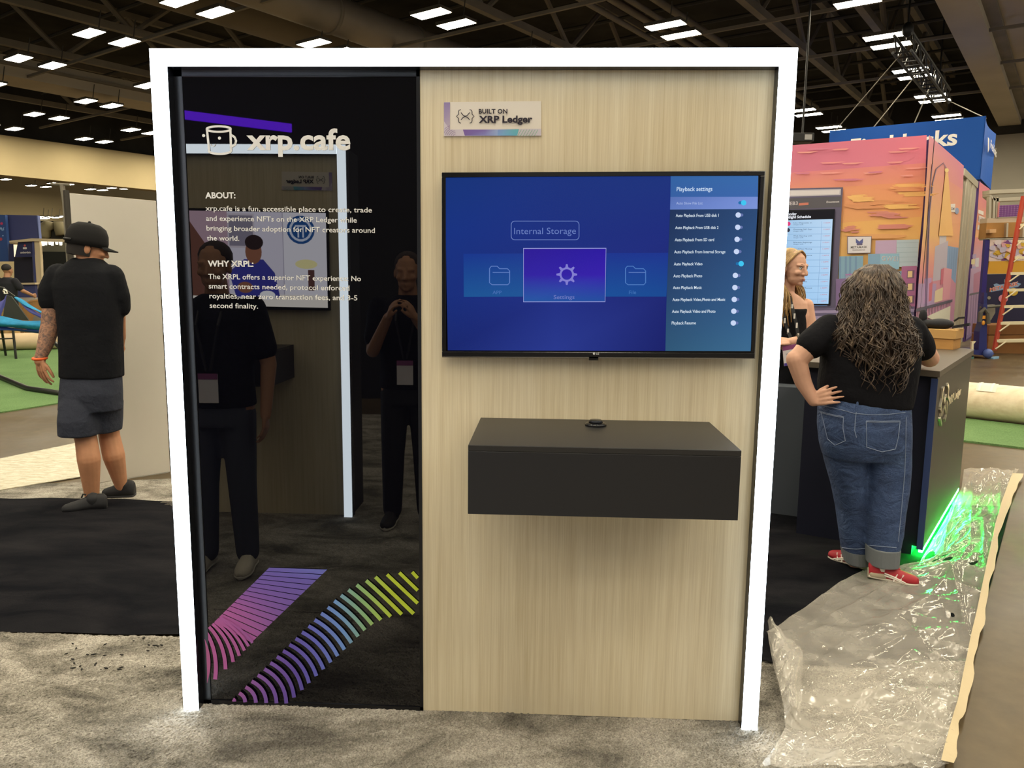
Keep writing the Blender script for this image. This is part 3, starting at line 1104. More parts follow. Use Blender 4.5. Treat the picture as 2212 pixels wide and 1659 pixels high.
pc.rect(0.45, 0.62, 0.62, 0.98, '#c9c0cc'); pc.rect(0.46, 0.64, 0.61, 0.96, '#8a8496'); pc.rect(0.62, 0.0, 1, 1, '#b79aa8')
pc.disc(0.16, 0.82, 0.088, '#1d4f8e'); pc.disc(0.16, 0.82, 0.072, '#c9d2e6'); pc.disc(0.16, 0.82, 0.058, '#1d4f8e')
pc.rect(0.125, 0.85, 0.195, 0.87, '#c9d2e6'); pc.rect(0.14, 0.74, 0.15, 0.86, '#c9d2e6'); pc.rect(0.17, 0.74, 0.18, 0.86, '#c9d2e6')
pc.rect(0.0, 0.0, 1, 0.13, '#efe8e0'); pc.rect(0.08, 0.18, 0.12, 0.40, '#5a3a36'); pc.disc(0.13, 0.46, 0.07, '#ece3a6', 0.05)
pc.poly([(0.30, 0.10), (0.58, 0.10), (0.62, 0.36), (0.52, 0.50), (0.40, 0.50), (0.33, 0.36)], '#3a3c96')
pc.disc(0.46, 0.58, 0.052, '#8b5a44', 0.13); pc.disc(0.455, 0.68, 0.058, '#2a1c1c', 0.08); pc.disc(0.52, 0.20, 0.05, '#8b5a44', 0.06); pc.disc(0.38, 0.12, 0.05, '#f4f4f8', 0.05)
pc.poly([(0.7, 0.1), (1, 0.1), (1, 0.95), (0.86, 0.9), (0.74, 0.6)], '#6a4438'); pc.poly([(0.9, 0.3), (1, 0.25), (1, 0.95), (0.93, 0.8)], '#c06a94')
m_ = bpy.data.meshes.new('screen_picture')
m_.from_pydata(pc.v, [], pc.f)
a_ = m_.color_attributes.new('col', 'FLOAT_COLOR', 'POINT')
a_.data.foreach_set('color', [k for c in pc.c for k in c])
m_.update()
opic = put('screen_picture', m_, colmat('lit_screen_bright', 0.3, 0.3, True, 4.5))
opic.parent = otv
opic.matrix_parent_inverse = Matrix.Identity(4)
opic.matrix_basis = Matrix.Translation((-0.85, 0, 0)) @ Matrix.Diagonal((1, 1, 1.03, 1))
# dark booth wall with a purple light line behind the facing kiosk
bw = thing('booth_wall', 'tall black booth wall with a purple light line, seen only as a reflection', 'booth wall', (-4, -6.2, 0))
MB().frame_box((-7.5, -6.4, 0), (7.0, -1.0, 0), (0, -0.2, 0), (0, 0, 5.2)).build('wall_panel', pm('booth_black', '#15151b', 0.6), bw)
pl_ = NT('purple_light'); pl_.b.inputs['Emission Color'].default_value = (*lin('#6a20ff'), 1); pl_.b.inputs['Emission Strength'].default_value = 5.0; pl_.b.inputs['Base Color'].default_value = (0.1, 0.02, 0.3, 1)
MB().frame_box((-4.6, -5.75, 3.36), (1.95, -0.45, -0.16), (0.02, 0.03, 0), (0, 0, 0.09)).build('light_line', pl_.m, bw)

# ================================================================== right-hand side: counter, plastic, booth with the mural
M_CNT = pm('counter_laminate', '#4a443c', 0.45, spec=0.3, bump=(300, 0.04, 0.002))
M_NAVY_SHADE = pm('counter_shaded_navy', '#1b1d2c', 0.5, spec=0.3)  # shade on the counter's near end, put into the colour
C0, C1 = Vector((2.467, 1.759, 0)), Vector((3.41, 3.17, 0))
CD = (C1 - C0).normalized()
CN = Vector((CD.y, -CD.x, 0))          # outward, to the right
CZ = 1.12
cnt = thing('reception_counter', 'black reception counter with a raised metal logo, glowing green at its foot', 'counter', (C0 + C1) / 2)
L_ = (C1 - C0).length
MB().frame_box(C0 - CN * 0.03 + UP * 0.075, CD * L_, CN * 0.03, UP * (CZ - 0.035 - 0.075)).build('front_panel', M_CNT, cnt, bevel=0.002)
MB().frame_box(C0 - CN * 0.72 + CD * 0.03 + UP * 0.08, CD * (L_ - 0.06), CN * 0.69, UP * (CZ - 0.115)).build('body', M_NAVY_SHADE, cnt)
MB().frame_box(C0 - CN * 0.72 + CD * 0.03, CD * (L_ - 0.06), CN * 0.66, UP * 0.08).build('plinth', M_NAVY_SHADE, cnt)
MB().frame_box(C0 - CN * 0.03 + UP * 0.075 - CD * 0.001, CD * -0.006, CN * 0.034, UP * (CZ - 0.12)).build('edge_strip', pm('lit_navy_edge', '#30406c', 0.4), cnt)  # brighter blue paints in the light caught by the panel edge
pts = [C0 - CN * 0.74 - CD * 0.02, C0 - CD * 0.02 + CN * 0.012]
for k in range(7):
    q = math.pi / 2 * k / 6
    c = C1 - CN * 0.10 - CD * 0.02
    pts.append(c + CN * 0.112 * math.cos(q) + CD * 0.10 * math.sin(q))
pts.append(C1 - CN * 0.74 + CD * 0.08)
MB().prism([p + UP * (CZ - 0.035) for p in pts], UP * 0.035).build('worktop', pm('counter_top', '#5b5349', 0.4, spec=0.3), cnt, bevel=0.002)
gm = NT('green_light')
gm.b.inputs['Emission Color'].default_value = (*lin('#18ff48'), 1)
gm.b.inputs['Emission Strength'].default_value = 380.0
MB().frame_box(C0 - CN * 0.022 + CD * 0.02 + UP * 0.052, CD * (L_ - 0.03), CN * 0.020, UP * 0.020).build('light_strip', gm.m, cnt)
# raised logo on the counter front
M_CHROME = pm('polished_letter', '#d9d2c2', 0.22, 0.85)
CP = Plane(C0 + CN * 0.001, CN)
zl = zoom(1960, 780, 6.913)
lgm = MB()
def raised(mb, plane, path, wpx, depth):
    for a, b in zip(path, path[1:]):
        p, q = plane.p(*a), plane.p(*b)
        d = (q - p); s = plane.n.cross(d).normalized() * (wpx)
        mb.prism([p - s - d * 0.04, q - s + d * 0.04, q + s + d * 0.04, p + s - d * 0.04], plane.n * depth)
for path in ([(518, 400), (500, 430), (492, 560), (468, 690)], [(470, 700), (485, 760), (462, 840), (482, 945)],
             [(575, 350), (588, 400), (580, 520), (600, 590)], [(565, 600), (562, 700), (556, 800), (532, 880)]):
    raised(lgm, CP, [zl(p) for p in path], 0.011, 0.012)
lgm.build('logo_bracket', M_CHROME, cnt)
lx = MB()
for path in ([(512, 535), (530, 620), (548, 500)], [(492, 800), (528, 665), (545, 760)]):
    raised(lx, CP, [zl(p) for p in path], 0.009, 0.012)
lx.build('logo_cross', M_CHROME, cnt)
vs, fs = text_mesh('XRP Ledger', 0.03)
a, b, c = CP.p(*zl((585, 655))), CP.p(*zl((768, 490))), CP.p(*zl((590, 540)))
x0, x1 = min(v[0] for v in vs), max(v[0] for v in vs)
rg = b - a
rg = CD * rg.dot(CD)
upv = UP * (c - a).dot(UP)
tx = MB()
tx.add([a + rg * ((v[0] - x0) / (x1 - x0)) + upv * (v[1] / CAPH) + CN * 0.012 for v in vs], fs)
tx.build('logo_lettering', M_CHROME, cnt)

# low grey desk behind the light frame
desk = thing('low_desk', 'low dark grey desk block behind the right post of the light frame', 'desk', at(1700, 1112, 2.7))
a, b = fl(1600, 1104), fl(1757, 1124)
n_ = Vector((-(b - a).y, (b - a).x, 0)).normalized()
M_DESK = pm('desk_grey', '#4b5058', 0.5, spec=0.3)
MB().prism([a, b, b + n_ * 0.16, a + n_ * 0.16], UP * 0.90).build('body', M_DESK, desk, bevel=0.003)
b2 = fl(1790, 1136)
MB().prism([b - n_ * 0.02, b2, b2 + n_ * 0.2, b + n_ * 0.2], UP * 0.93).build('side_block', pm('desk_dark', '#2c3038', 0.5, spec=0.3), desk, bevel=0.003)

# cardboard box and bag on the counter
M_CARD = pm('cardboard', '#b98a52', 0.8, spec=0.15, var=0.08, vscale=6)
bx = thing('cardboard_box', 'flat lidded cardboard box on the black counter', 'box', fl(2030, 752, CZ))
p0 = fl(1995, 752, CZ); p1 = fl(2058, 756, CZ)
d1 = (p1 - p0).normalized(); d2 = Vector((-d1.y, d1.x, 0))
wb = (p1 - p0).length
p0 = p0 - d1 * 0.12; wb += 0.12
MB().frame_box(p0, d1 * wb, d2 * 0.24, UP * 0.078).build('tray', M_CARD, bx, bevel=0.002)
MB().frame_box(p0 - d1 * 0.006 - d2 * 0.008 + UP * 0.078, d1 * (wb + 0.02), d2 * 0.256, UP * 0.066).build('lid', pm('cardboard_lid', '#c39a62', 0.8, spec=0.15), bx, bevel=0.002)
bag = thing('black_pouch', 'black fabric pouch with a strap on top of the cardboard box', 'pouch', p0 + d1 * 0.2 + UP * 0.144)
o_ = p0 + d1 * 0.14 + d2 * 0.12 + UP * 0.144
M_BAG = pm('pouch_fabric', '#15151c', 0.8)
MB().ball(o_ + UP * 0.035 + d1 * 0.05, (0.10, 0.07, 0.040)).ball(o_ + UP * 0.03 - d1 * 0.03, (0.06, 0.06, 0.035)).build('pouch_body', M_BAG, bag, remesh=0.008)
MB().ball(o_ + UP * 0.085 - d1 * 0.07, (0.030, 0.028, 0.055)).build('pouch_neck', M_BAG, bag, smooth=True)
MB().prism([o_ + d1 * 0.13 + UP * 0.004, o_ + d1 * 0.24 + UP * 0.03, o_ + d1 * 0.235 + UP * 0.05, o_ + d1 * 0.13 + UP * 0.024], d2 * 0.06).build('flap', M_BAG, bag)
MB().tube([o_ + d1 * 0.14 + UP * 0.06, o_ + d1 * 0.17 + UP * 0.085, o_ + d1 * 0.21 + UP * 0.09], 0.007).build('strap', M_BAG, bag)

# ---- crumpled plastic sheet over the floor
LE = [(1640, 1672), (1672, 1630), (1695, 1598), (1690, 1560), (1680, 1520), (1668, 1470), (1660, 1420), (1654, 1382), (1700, 1345), (1760, 1306), (1815, 1268), (1870, 1240), (1925, 1236), (1985, 1225), (2005, 1190), (2033, 1142), (2058, 1098), (2076, 1064), (2082, 1018)]
RE = [(2048, 1672), (2055, 1640), (2063, 1605), (2070, 1570), (2078, 1530), (2087, 1490), (2094, 1455), (2102, 1415), (2112, 1370), (2121, 1325), (2130, 1280), (2139, 1235), (2145, 1200), (2153, 1160), (2162, 1120), (2170, 1090), (2178, 1066), (2186, 1045), (2200, 1022)]
def samp(P, t):
    t *= len(P) - 1
    i = min(int(t), len(P) - 2)
    k = t - i
    return (P[i][0] + (P[i + 1][0] - P[i][0]) * k, P[i][1] + (P[i + 1][1] - P[i][1]) * k)
NU, NV = 110, 300
ph = RNG.random(40) * 6.28
vs, fs = [], []
def ridge(x):
    return (1 - abs(math.sin(x))) ** 3
for j in range(NV + 1):
    t = j / NV
    l, r = fl(*samp(LE, t)), fl(*samp(RE, t))
    for i in range(NU + 1):
        u = i / NU
        p = l.lerp(r, u)
        # wrinkles fan out from the tape on the right
        s = t * 60 + 2.2 * math.sin(3 * u + ph[0]) + 3.5 * u
        w = 0.030 * ridge(s * 1.0 + ph[1]) * u ** 2.0 + 0.022 * ridge(t * 17 + 5 * u + 1.2 * math.sin(7 * u)) * (0.25 + 0.75 * u) + 0.014 * ridge(t * 31 - 7 * u + 2 * math.sin(5 * u + 3 * t)) * u
        w += 0.012 * ridge(u * 9 + 3.1 * math.sin(t * 6 + 1)) * (1 - 0.5 * u) + 0.008 * ridge(u * 4 - t * 22 + ph[3])
        w += 0.003 * math.sin(u * 40 + t * 55) * math.sin(t * 90 + 3 * u)
        z = 0.022 + w
        if u < 0.16 and 0.08 < t < 0.42:          # left edge folded up
            q = (0.16 - u) / 0.16
            z += 0.05 * q * q * math.sin((t - 0.08) / 0.34 * math.pi)
        if u > 0.93:
            z = z + (0.038 - z) * (u - 0.93) / 0.07
        vs.append((p.x, p.y, z))
for j in range(NV):
    for i in range(NU):
        a = j * (NU + 1) + i
        fs.append((a, a + 1, a + NU + 2, a + NU + 1))
t = NT('clear_plastic')
v = t.coord()
nd = t.n('ShaderNodeTexNoise', noise_type='RIDGED_MULTIFRACTAL')
nd.inputs['Scale'].default_value = 4.5; nd.inputs['Detail'].default_value = 3.5; nd.inputs['Roughness'].default_value = 0.55; nd.inputs['Distortion'].default_value = 0.9
t.l(t.coord((1, 0.55, 1), rot=(0, 0, 0.95)), nd.inputs['Vector'])
f = nd.outputs['Fac']
g = t.noise(v, 7, 4, 0.6, 0.6)
t.b.inputs['Base Color'].default_value = (*lin('#e2dbce'), 1)
t.b.inputs['Roughness'].default_value = 0.07
t.b.inputs['Specular IOR Level'].default_value = 1.0
t.bump(t.mix(0.3, f, g), 0.35, 0.035)
tr_ = t.n('ShaderNodeBsdfTransparent')
ms = t.n('ShaderNodeMixShader')
fr = t.ramp(g, [(0.35, (0.27,) * 3), (0.65, (0.42,) * 3)])
t.l(fr, ms.inputs[0]); t.l(tr_.outputs[0], ms.inputs[1]); t.l(t.b.outputs[0], ms.inputs[2]); t.l(ms.outputs[0], t.out.inputs[0])
M_PLASTIC = t.m
sheet = MB().add(vs, fs).build('plastic_sheet', M_PLASTIC, smooth=True)
tag(sheet, 'crumpled clear plastic sheet taped over the floor around the counter', 'plastic sheet')
# curled corner of the sheet
fv, ff = [], []
for j in range(25):
    t_ = j / 24
    a, b = fl(*samp([(1656, 1376), (1668, 1450), (1682, 1520), (1694, 1590)], t_)), fl(*samp([(1672, 1392), (1715, 1425), (1732, 1440), (1726, 1590)], t_))
    for i in range(9):
        u = i / 8
        p = a.lerp(b, u)
        fv.append((p.x, p.y, 0.075 + 0.035 * math.sin(u * math.pi) + 0.006 * math.sin(t_ * 30 + u * 5)))
for j in range(24):
    for i in range(8):
        a = j * 9 + i
        ff.append((a, a + 1, a + 10, a + 9))
MB().add(fv, ff).build('folded_corner', M_PLASTIC, sheet, smooth=True)
# masking tape along the right edge
tp = MB()
TL_ = [(2030, 1672), (2045, 1610), (2066, 1540), (2080, 1470), (2094, 1400), (2110, 1330), (2124, 1262), (2136, 1205), (2148, 1150), (2160, 1105), (2172, 1070), (2186, 1034)]
TR_ = [(2058, 1672), (2066, 1610), (2082, 1560), (2100, 1470), (2114, 1400), (2126, 1340), (2140, 1268), (2150, 1212), (2160, 1160), (2178, 1105), (2196, 1066), (2208, 1034)]
tv_ = []
n = 60
for j in range(n + 1):
    a, b = fl(*samp(TL_, j / n)), fl(*samp(TR_, j / n))
    wob = 0.004 * math.sin(j * 1.3) + 0.006 * math.sin(j * 0.55)
    tv_ += [(a.x, a.y, 0.050 + 0.004 * math.sin(j * 0.9)), (b.x + wob, b.y, 0.040 + 0.004 * math.sin(j * 1.7))]
tp.add(tv_, [(2 * j, 2 * j + 1, 2 * j + 3, 2 * j + 2) for j in range(n)])
tape = tp.build('masking_tape', pm('cream_tape', '#c2b08c', 0.6, bump=(30, 0.3, 0.01)), smooth=True)
tag(tape, 'cream masking tape holding down the right edge of the plastic sheet', 'tape')

# ---- white-backed turf roll lying beyond the counter
t = NT('roll_backing')
f = t.noise(t.coord((0.3, 3, 3)), 6, 4)
t.l(t.ramp(f, [(0.3, lin('#d8c3a2')), (0.7, lin('#eddcc0'))]), t.b.inputs['Base Color'])
t.b.inputs['Roughness'].default_value = 0.6
M_ROLL = t.m
rl = thing('turf_roll', 'big rolled turf with cream backing lying beyond the black counter', 'turf roll', fl(2150, 905))
a, b = fl(2068, 905), fl(2330, 935)
dr = (b - a).normalized()
side = Vector((-dr.y, dr.x, 0))
rr_ = 0.215
cA, cB = a + side * 0.16 + UP * rr_, b + side * 0.16 + UP * rr_
MB().tube([cA - dr * 0.6, cA, cB, cB + dr * 0.8], rr_, 32).build('roll', M_ROLL, rl, smooth=False)
smooth_by_angle(rl.children[0])
MB().prism([fl(2055, 952) , fl(2330, 985), fl(2330, 935), fl(2055, 903)], UP * 0.02).build('loose_flap', M_TURF, rl)
pt_ = thing('paper_patch', 'white taped paper patch on top of the turf roll', 'paper', cA + dr * 0.25 + UP * rr_)
M_PAPER = pm('white_paper', '#dcd6c4', 0.7)
pr_ = MB()
for k in range(9):
    q = math.radians(40 + k * 14)
    c = cA + dr * 0.16
    pr_.v.append(tuple(c - side * (rr_ + .006) * math.cos(q) + UP * ((rr_ + .006) * math.sin(q) - 0)))
    pr_.v.append(tuple(c + dr * 0.20 - side * (rr_ + .006) * math.cos(q) + UP * ((rr_ + .006) * math.sin(q) - 0)))
for k in range(8):
    pr_.f.append((2 * k, 2 * k + 1, 2 * k + 3, 2 * k + 2)); pr_.mi.append(0)
pr_.build('paper', M_PAPER, pt_, smooth=True)
for dx in (0.02, 0.14):
    mb = MB()
    for k in range(9):
        q = math.radians(40 + k * 14)
        c = cA + dr * (0.16 + dx)
        mb.v.append(tuple(c - side * (rr_ + .011) * math.cos(q) + UP * ((rr_ + .011) * math.sin(q))))
        mb.v.append(tuple(c + dr * 0.025 - side * (rr_ + .011) * math.cos(q) + UP * ((rr_ + .011) * math.sin(q))))
    for k in range(8):
        mb.f.append((2 * k, 2 * k + 1, 2 * k + 3, 2 * k + 2)); mb.mi.append(0)
    mb.build('tape_strip', pm('ivory_tape', '#efe8d2', 0.5), pt_, smooth=True)

# ---- booth with the city mural
AF, BF = 13.80, -0.62            # hall coordinates of its near corner
BH = 4.08
M_PURPLE = pm('booth_purple', '#4a2c6e', 0.6)
booth = thing('mural_booth', 'tall booth wall printed with a pixel-art sunset city', 'booth', hall(AF, BF - 3))
bar(AF, -9.5, 0, AF + 0.12, BF - 0.03, BH).build('front_wall', M_PURPLE, booth)
bar(AF, BF - 0.13, 0, 18.3, BF, BH + 0.02).build('side_wall', M_PURPLE, booth)
bar(AF - 0.015, BF - 0.035, 0, AF + 0.02, BF + 0.012, BH + 0.03).build('corner_post', pm('post_black', '#14101a', 0.5), booth)
FP = Plane(hall(AF, 0), -EA)
SPn = Plane(hall(0, BF), EB)
zm = zoom(1640, 380, 3.867)
class Lightened(Print):
    """print in lightened, less saturated colours"""
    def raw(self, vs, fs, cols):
        Print.raw(self, vs, fs, [tuple(c * 0.88 + 0.085 for c in q[:3]) + (1,) for q in cols])  # colours lifted to make up for the lighting that darkens the mural
M = lambda *p: [zm(q) for q in p]
mu = Lightened(FP, 0.004, 0.0006)
# sunset sky in broad bands
mu.poly([(1640, 319), (2002, 292), (2000, 352), (1640, 378)], None, ['#c9577f', '#d9627f', '#dc6c88', '#c85c84'])
mu.poly([(1640, 378), (2000, 352), (1998, 400), (1640, 420)], None, ['#d9707c', '#e07b74', '#e58a62', '#e08468'])
mu.poly([(1640, 415), (1998, 392), (1992, 470), (1640, 500)], None, ['#e28e62', '#e58a54', '#e39a4e', '#e3a054'])
mu.poly([(1640, 495), (1992, 468), (1975, 640), (1640, 690)], None, ['#e4a850', '#e6aa4c', '#e6bc62', '#e0b264'])
rnd = random.Random(5)
for (x, y, w, c) in [(1080, 70, 330, '#f0b25a'), (1150, 135, 320, '#eab054'), (720, 160, 180, '#f0b860'), (860, 205, 380, '#d98a48'), (740, 180, 240, '#ecb25c'), (1060, 95, 300, '#dd8a4a'), (700, 240, 330, '#d68848'), (1000, 240, 330, '#edb658'), (900, 300, 240, '#cf7a6a'), (980, 320, 210, '#c87068'), (700, 420, 120, '#d27c66'), (960, 408, 330, '#cf7668'), (690, 440, 90, '#c9746c'), (720, 490, 560, '#dd9a50')]:
    for k in range(4):
        xa = x + rnd.randint(-30, 60) + k * 12
        mu.poly(M((xa, y + k * 9), (xa + w * (0.5 + 0.5 * rnd.random()), y + k * 9 - 6), (xa + w * 0.8, y + k * 9 + 4), (xa + 18, y + k * 9 + 10)), c)
for k in range(16):
    x, y = 1700 + rnd.random() * 260, 318 + rnd.random() * 70
    mu.poly([(x, y), (x + 20 + 40 * rnd.random(), y - 2), (x + 30, y + 2.2), (x + 6, y + 2.6)], rnd.choice(['#e28a86', '#e7948a', '#d06a8c']))
# dark purple portal with the schedule screen
mu.poly(M((0, 110), (700, 95), (640, 1130), (0, 1130)), '#3a2c5e')
mu.poly(M((0, 125), (683, 108), (680, 160), (0, 180)), '#b9b4c0')
mu.poly(M((0, 132), (672, 118), (668, 150), (0, 172)), '#d5cfd4')
mu.poly(M((0, 195), (690, 172), (680, 260), (0, 290)), '#2a2238')
mu.text('WEB3', zm((205, 246)), zm((322, 242)), 28 / 3.867, '#c9bfc8', 0.01)
mu.poly(M((332, 228), (412, 222), (411, 242), (331, 247)), '#c9664c')
mu.text('Downtown', zm((562, 226)), zm((668, 222)), 4, '#d6d0d6', 0.02)
# city
mu.poly(M((735, 505), (940, 503), (932, 645), (735, 650)), '#5c4a6a')
mu.poly(M((741, 511), (935, 508), (928, 640), (741, 644)), '#d9d4dc')
mu.poly(M((806, 522), (836, 548), (868, 522), (866, 558), (838, 580), (808, 558)), '#2c3a8c')
mu.poly(M((812, 566), (866, 564), (860, 578), (816, 580)), '#4a3a6a')
mu.text('METAMASK', zm((764, 606)), zm((902, 603)), 4.6, '#2c2a30', 0.02, 1.1)
mu.text('Institutional', zm((780, 624)), zm((882, 622)), 2.8, '#55505c', 0.01)
mu.poly(M((972, 540), (1148, 535), (1144, 660), (968, 660)), '#b79ac0')
mu.poly(M((1148, 535), (1335, 530), (1322, 760), (1144, 760)), '#a8bccb')
for k in range(5):
    mu.line(M((1148, 560 + 40 * k), (1330, 556 + 40 * k)), 0.8, '#8ea6b8')
mu.poly(M((668, 672), (870, 668), (864, 860), (664, 860)), '#6f9cba')
for x in (668, 716, 752, 800):
    mu.poly(M((x, 672), (x + 16, 672), (x + 14, 960), (x - 2, 960)), '#5b86b0')
mu.poly(M((910, 652), (1170, 648), (1166, 780), (906, 800)), '#6f9cc0')
mu.poly(M((1012, 650), (1170, 648), (1168, 776), (1010, 780)), '#7fb0cc')
mu.text('GWEI', zm((1022, 706)), zm((1158, 712)), 9.5, '#c58a86', 0.02, 1.15)
mu.text('GWEI', zm((1020, 703)), zm((1156, 709)), 9.5, '#9fc4d6', 0.0, 1.15)
mu.poly(M((640, 860), (870, 850), (870, 1120), (640, 1120)), '#6a4a8a')
mu.poly(M((720, 820), (830, 812), (830, 825), (720, 832)), '#a06ab0')
mu.text('BRIDGE', zm((722, 858)), zm((840, 852)), 6, '#b7a6c6', 0.0, 1.1)
mu.poly(M((1190, 755), (1318, 750), (1300, 1120), (1180, 1120)), '#9c4a86')
for k in range(3):
    for x in (1236,):
        mu.poly(M((x, 790 + 105 * k), (x + 62, 788 + 105 * k), (x + 58, 855 + 105 * k), (x - 4, 857 + 105 * k)), '#5a2c5e')
        mu.poly(M((x + 6, 796 + 105 * k), (x + 44, 794 + 105 * k), (x + 42, 846 + 105 * k), (x + 4, 848 + 105 * k)), '#e0c48a')
mu.poly(M((1100, 800), (1190, 795), (1186, 860), (1098, 860)), '#5f8fb4')
mu.poly(M((680, 1000), (730, 998), (726, 1060), (676, 1060)), '#3c6aa0')
mu.poly(M((200, 1110), (1300, 1090), (1296, 1120), (200, 1130)), '#4a3a6e')
mu.poly(M((200, 1130), (1296, 1110), (1290, 1300), (200, 1330)), '#8f7fae')
mu.poly(M((200, 1150), (1296, 1135), (1294, 1160), (200, 1175)), '#3a2c66')
mu.build('mural_print', M_PRINT, booth)
# side wall print
ms_ = Lightened(SPn, 0.004, 0.0006)
ms_.poly([(2007, 292), (2082, 358), (2080, 410), (2003, 360)], None, ['#d9708a', '#d06a8c', '#d87a84', '#e08a70'])
ms_.poly([(2003, 360), (2080, 410), (2072, 520), (1994, 500)], None, ['#e08a70', '#de8272', '#e29a5e', '#e8b45a'])
ms_.poly([(1994, 500), (2072, 520), (2066, 600), (1985, 600)], None, ['#e8b45a', '#e2a05e', '#d88a80', '#d87c86'])
ms_.poly([(1985, 600), (2066, 600), (2056, 760), (1970, 800)], None, ['#d0808e', '#c87a94', '#9a6aa0', '#a884b4'])
ms_.poly(M((1510, 395), (1565, 388), (1560, 760), (1500, 760)), '#c2bcc4')
ms_.poly(M((1470, 590), (1580, 540), (1560, 860), (1450, 880)), '#b0a6b8')
ms_.poly(M((1575, 585), (1665, 600), (1640, 900), (1565, 800)), '#6b93c0')
for k in range(4):
    ms_.line(M((1592 + 20 * k, 600), (1582 + 18 * k, 830)), 1.2, '#5580b0')
ms_.poly(M((1540, 765), (1610, 780), (1590, 1030), (1530, 1040)), '#d58a9a')
ms_.poly(M((1520, 780), (1545, 770), (1535, 900), (1515, 910)), '#c04a6a')
ms_.poly(M((1330, 900), (1480, 900), (1470, 1080), (1320, 1100)), '#a889b8')
ms_.poly(M((1380, 860), (1440, 850), (1430, 1060), (1372, 1070)), '#b68abf')
ms_.poly(M((1420, 900), (1450, 880), (1440, 1040), (1415, 1050)), '#c8566c')
ms_.poly(M((1470, 960), (1535, 930), (1530, 1040), (1462, 1060)), '#d9c49a')
ms_.poly(M((1590, 235), (1638, 232), (1636, 304), (1588, 300)), '#e6dcd4')
ms_.text('GM', zm((1600, 284)), zm((1630, 286)), 5, '#4a3a4a', 0.02)
ms_.disc(*zm((1652, 292)), 4.2, '#7a92bc', 7)
ms_.line(M((1395, 1160), (1425, 300), (1450, 60), (1480, -60), (1540, -110), (1566, -60)), 1.8, '#4a3570')
ms_.line(M((1385, 1160), (1415, 300), (1432, 60), (1448, -100)), 1.2, '#5a4080')
ms_.disc(*zm((1566, -48)), 4.5, '#f4d27a')
ms_.poly(M((1556, -30), (1578, -30), (1620, 500), (1500, 500)), '#eeb45c')
ms_.poly(M((1310, 1110), (1615, 1030), (1614, 1052), (1308, 1136)), '#2c2448')
for k in range(12):
    x = 1330 + 24 * k
    ms_.line(M((x, 1120 - 6.5 * k), (x - 4, 1230 - 6 * k)), 0.9, '#3a3058')
ms_.poly(M((1420, 1165), (1598, 1085), (1590, 1260), (1400, 1180)), '#d9d6c0')
ms_.build('mural_print', M_PRINT, booth)
# aluminium frame end and second panel
M_ALU = pm('aluminium_profile', '#c4bba6', 0.4, 0.5)
fr_ = thing('frame_upright', 'pale aluminium booth framing beside the sunset mural', 'frame', hall(20, BF))
for k, a0 in enumerate((19.3, 19.9, 20.5, 21.1)):
    bar(a0, BF - 0.12, 0, a0 + 0.42, BF - 0.02 - 0.01 * (k % 2), 4.12).build('profile', M_ALU, fr_, bevel=0.02)
bar(18.6, BF - 0.10, 4.0, 21.6, BF - 0.01, 4.16).build('cross_rail', M_ALU, fr_)
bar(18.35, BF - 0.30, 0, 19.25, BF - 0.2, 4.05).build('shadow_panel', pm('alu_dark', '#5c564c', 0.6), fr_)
p2 = thing('mural_wall', 'narrow sunset-printed wall panel right of the aluminium framing', 'wall', hall(23, BF))
bar(21.75, BF - 0.12, 0, 24.8, BF, 4.2).build('board', M_PURPLE, p2)
zn = zoom(2040, 380, 7.54)
N = lambda *p: [zn(q) for q in p]
mp = Lightened(SPn, 0.004, 0.0008)
mp.poly(N((572, 95), (740, 215), (700, 520), (545, 520)), None, ['#d8647e', '#d0607e', '#d87272', '#e08070'])
mp.poly(N((545, 520), (700, 520), (660, 1000), (500, 1000)), None, ['#e08070', '#d87a6c', '#e29a54', '#e8a454'])
mp.poly(N((500, 1000), (660, 1000), (620, 1560), (440, 1560)), None, ['#d8786e', '#d0706e', '#b06a94', '#b49ab8'])
for (x, y, w, h, c) in ((460, 1280, 60, 60, '#9a86b4'), (440, 1360, 60, 80, '#d8c890'), (505, 1340, 60, 140, '#c9c4cc'), (450, 1480, 60, 60, '#8a86bc'), (440, 1550, 70, 90, '#b7c4b8')):
    mp.poly(N((x, y), (x + w, y - 8), (x + w - 6, y + h), (x - 4, y + h)), c)
mp.poly(N((555, 550), (640, 580), (635, 640), (552, 610)), '#e9e0d8')
mp.poly(N((565, 640), (660, 680), (650, 790), (548, 750)), '#ded2cc')
mp.poly(N((545, 800), (640, 810), (620, 900), (535, 870)), '#cfc4c4')
for k in range(5):
    mp.line(N((560 + 20 * k, 660 + 8 * k), (556 + 20 * k, 740 + 8 * k)), 1.0, '#8a5a62')
zo = zoom(2040, 580, 7.54)
mp.poly([zo(q) for q in ((430, 0), (610, 0), (580, 1000), (350, 1160))], None, ['#b08ab0', '#a880a8', '#6a4a8a', '#5c3c84'])
mp.poly([zo(q) for q in ((480, 90), (590, 40), (580, 370), (470, 400))], '#a0527c')
mp.poly([zo(q) for q in ((410, 410), (600, 370), (598, 398), (408, 446))], '#2a2040')
for k in range(9):
    mp.line([zo((420 + 20 * k, 440 - 4 * k)), zo((380 + 22 * k, 1080 - 12 * k))], 0.9, '#7a4a86' if k % 2 else '#c29ac0')
mp.build('mural_print', M_PRINT, p2)

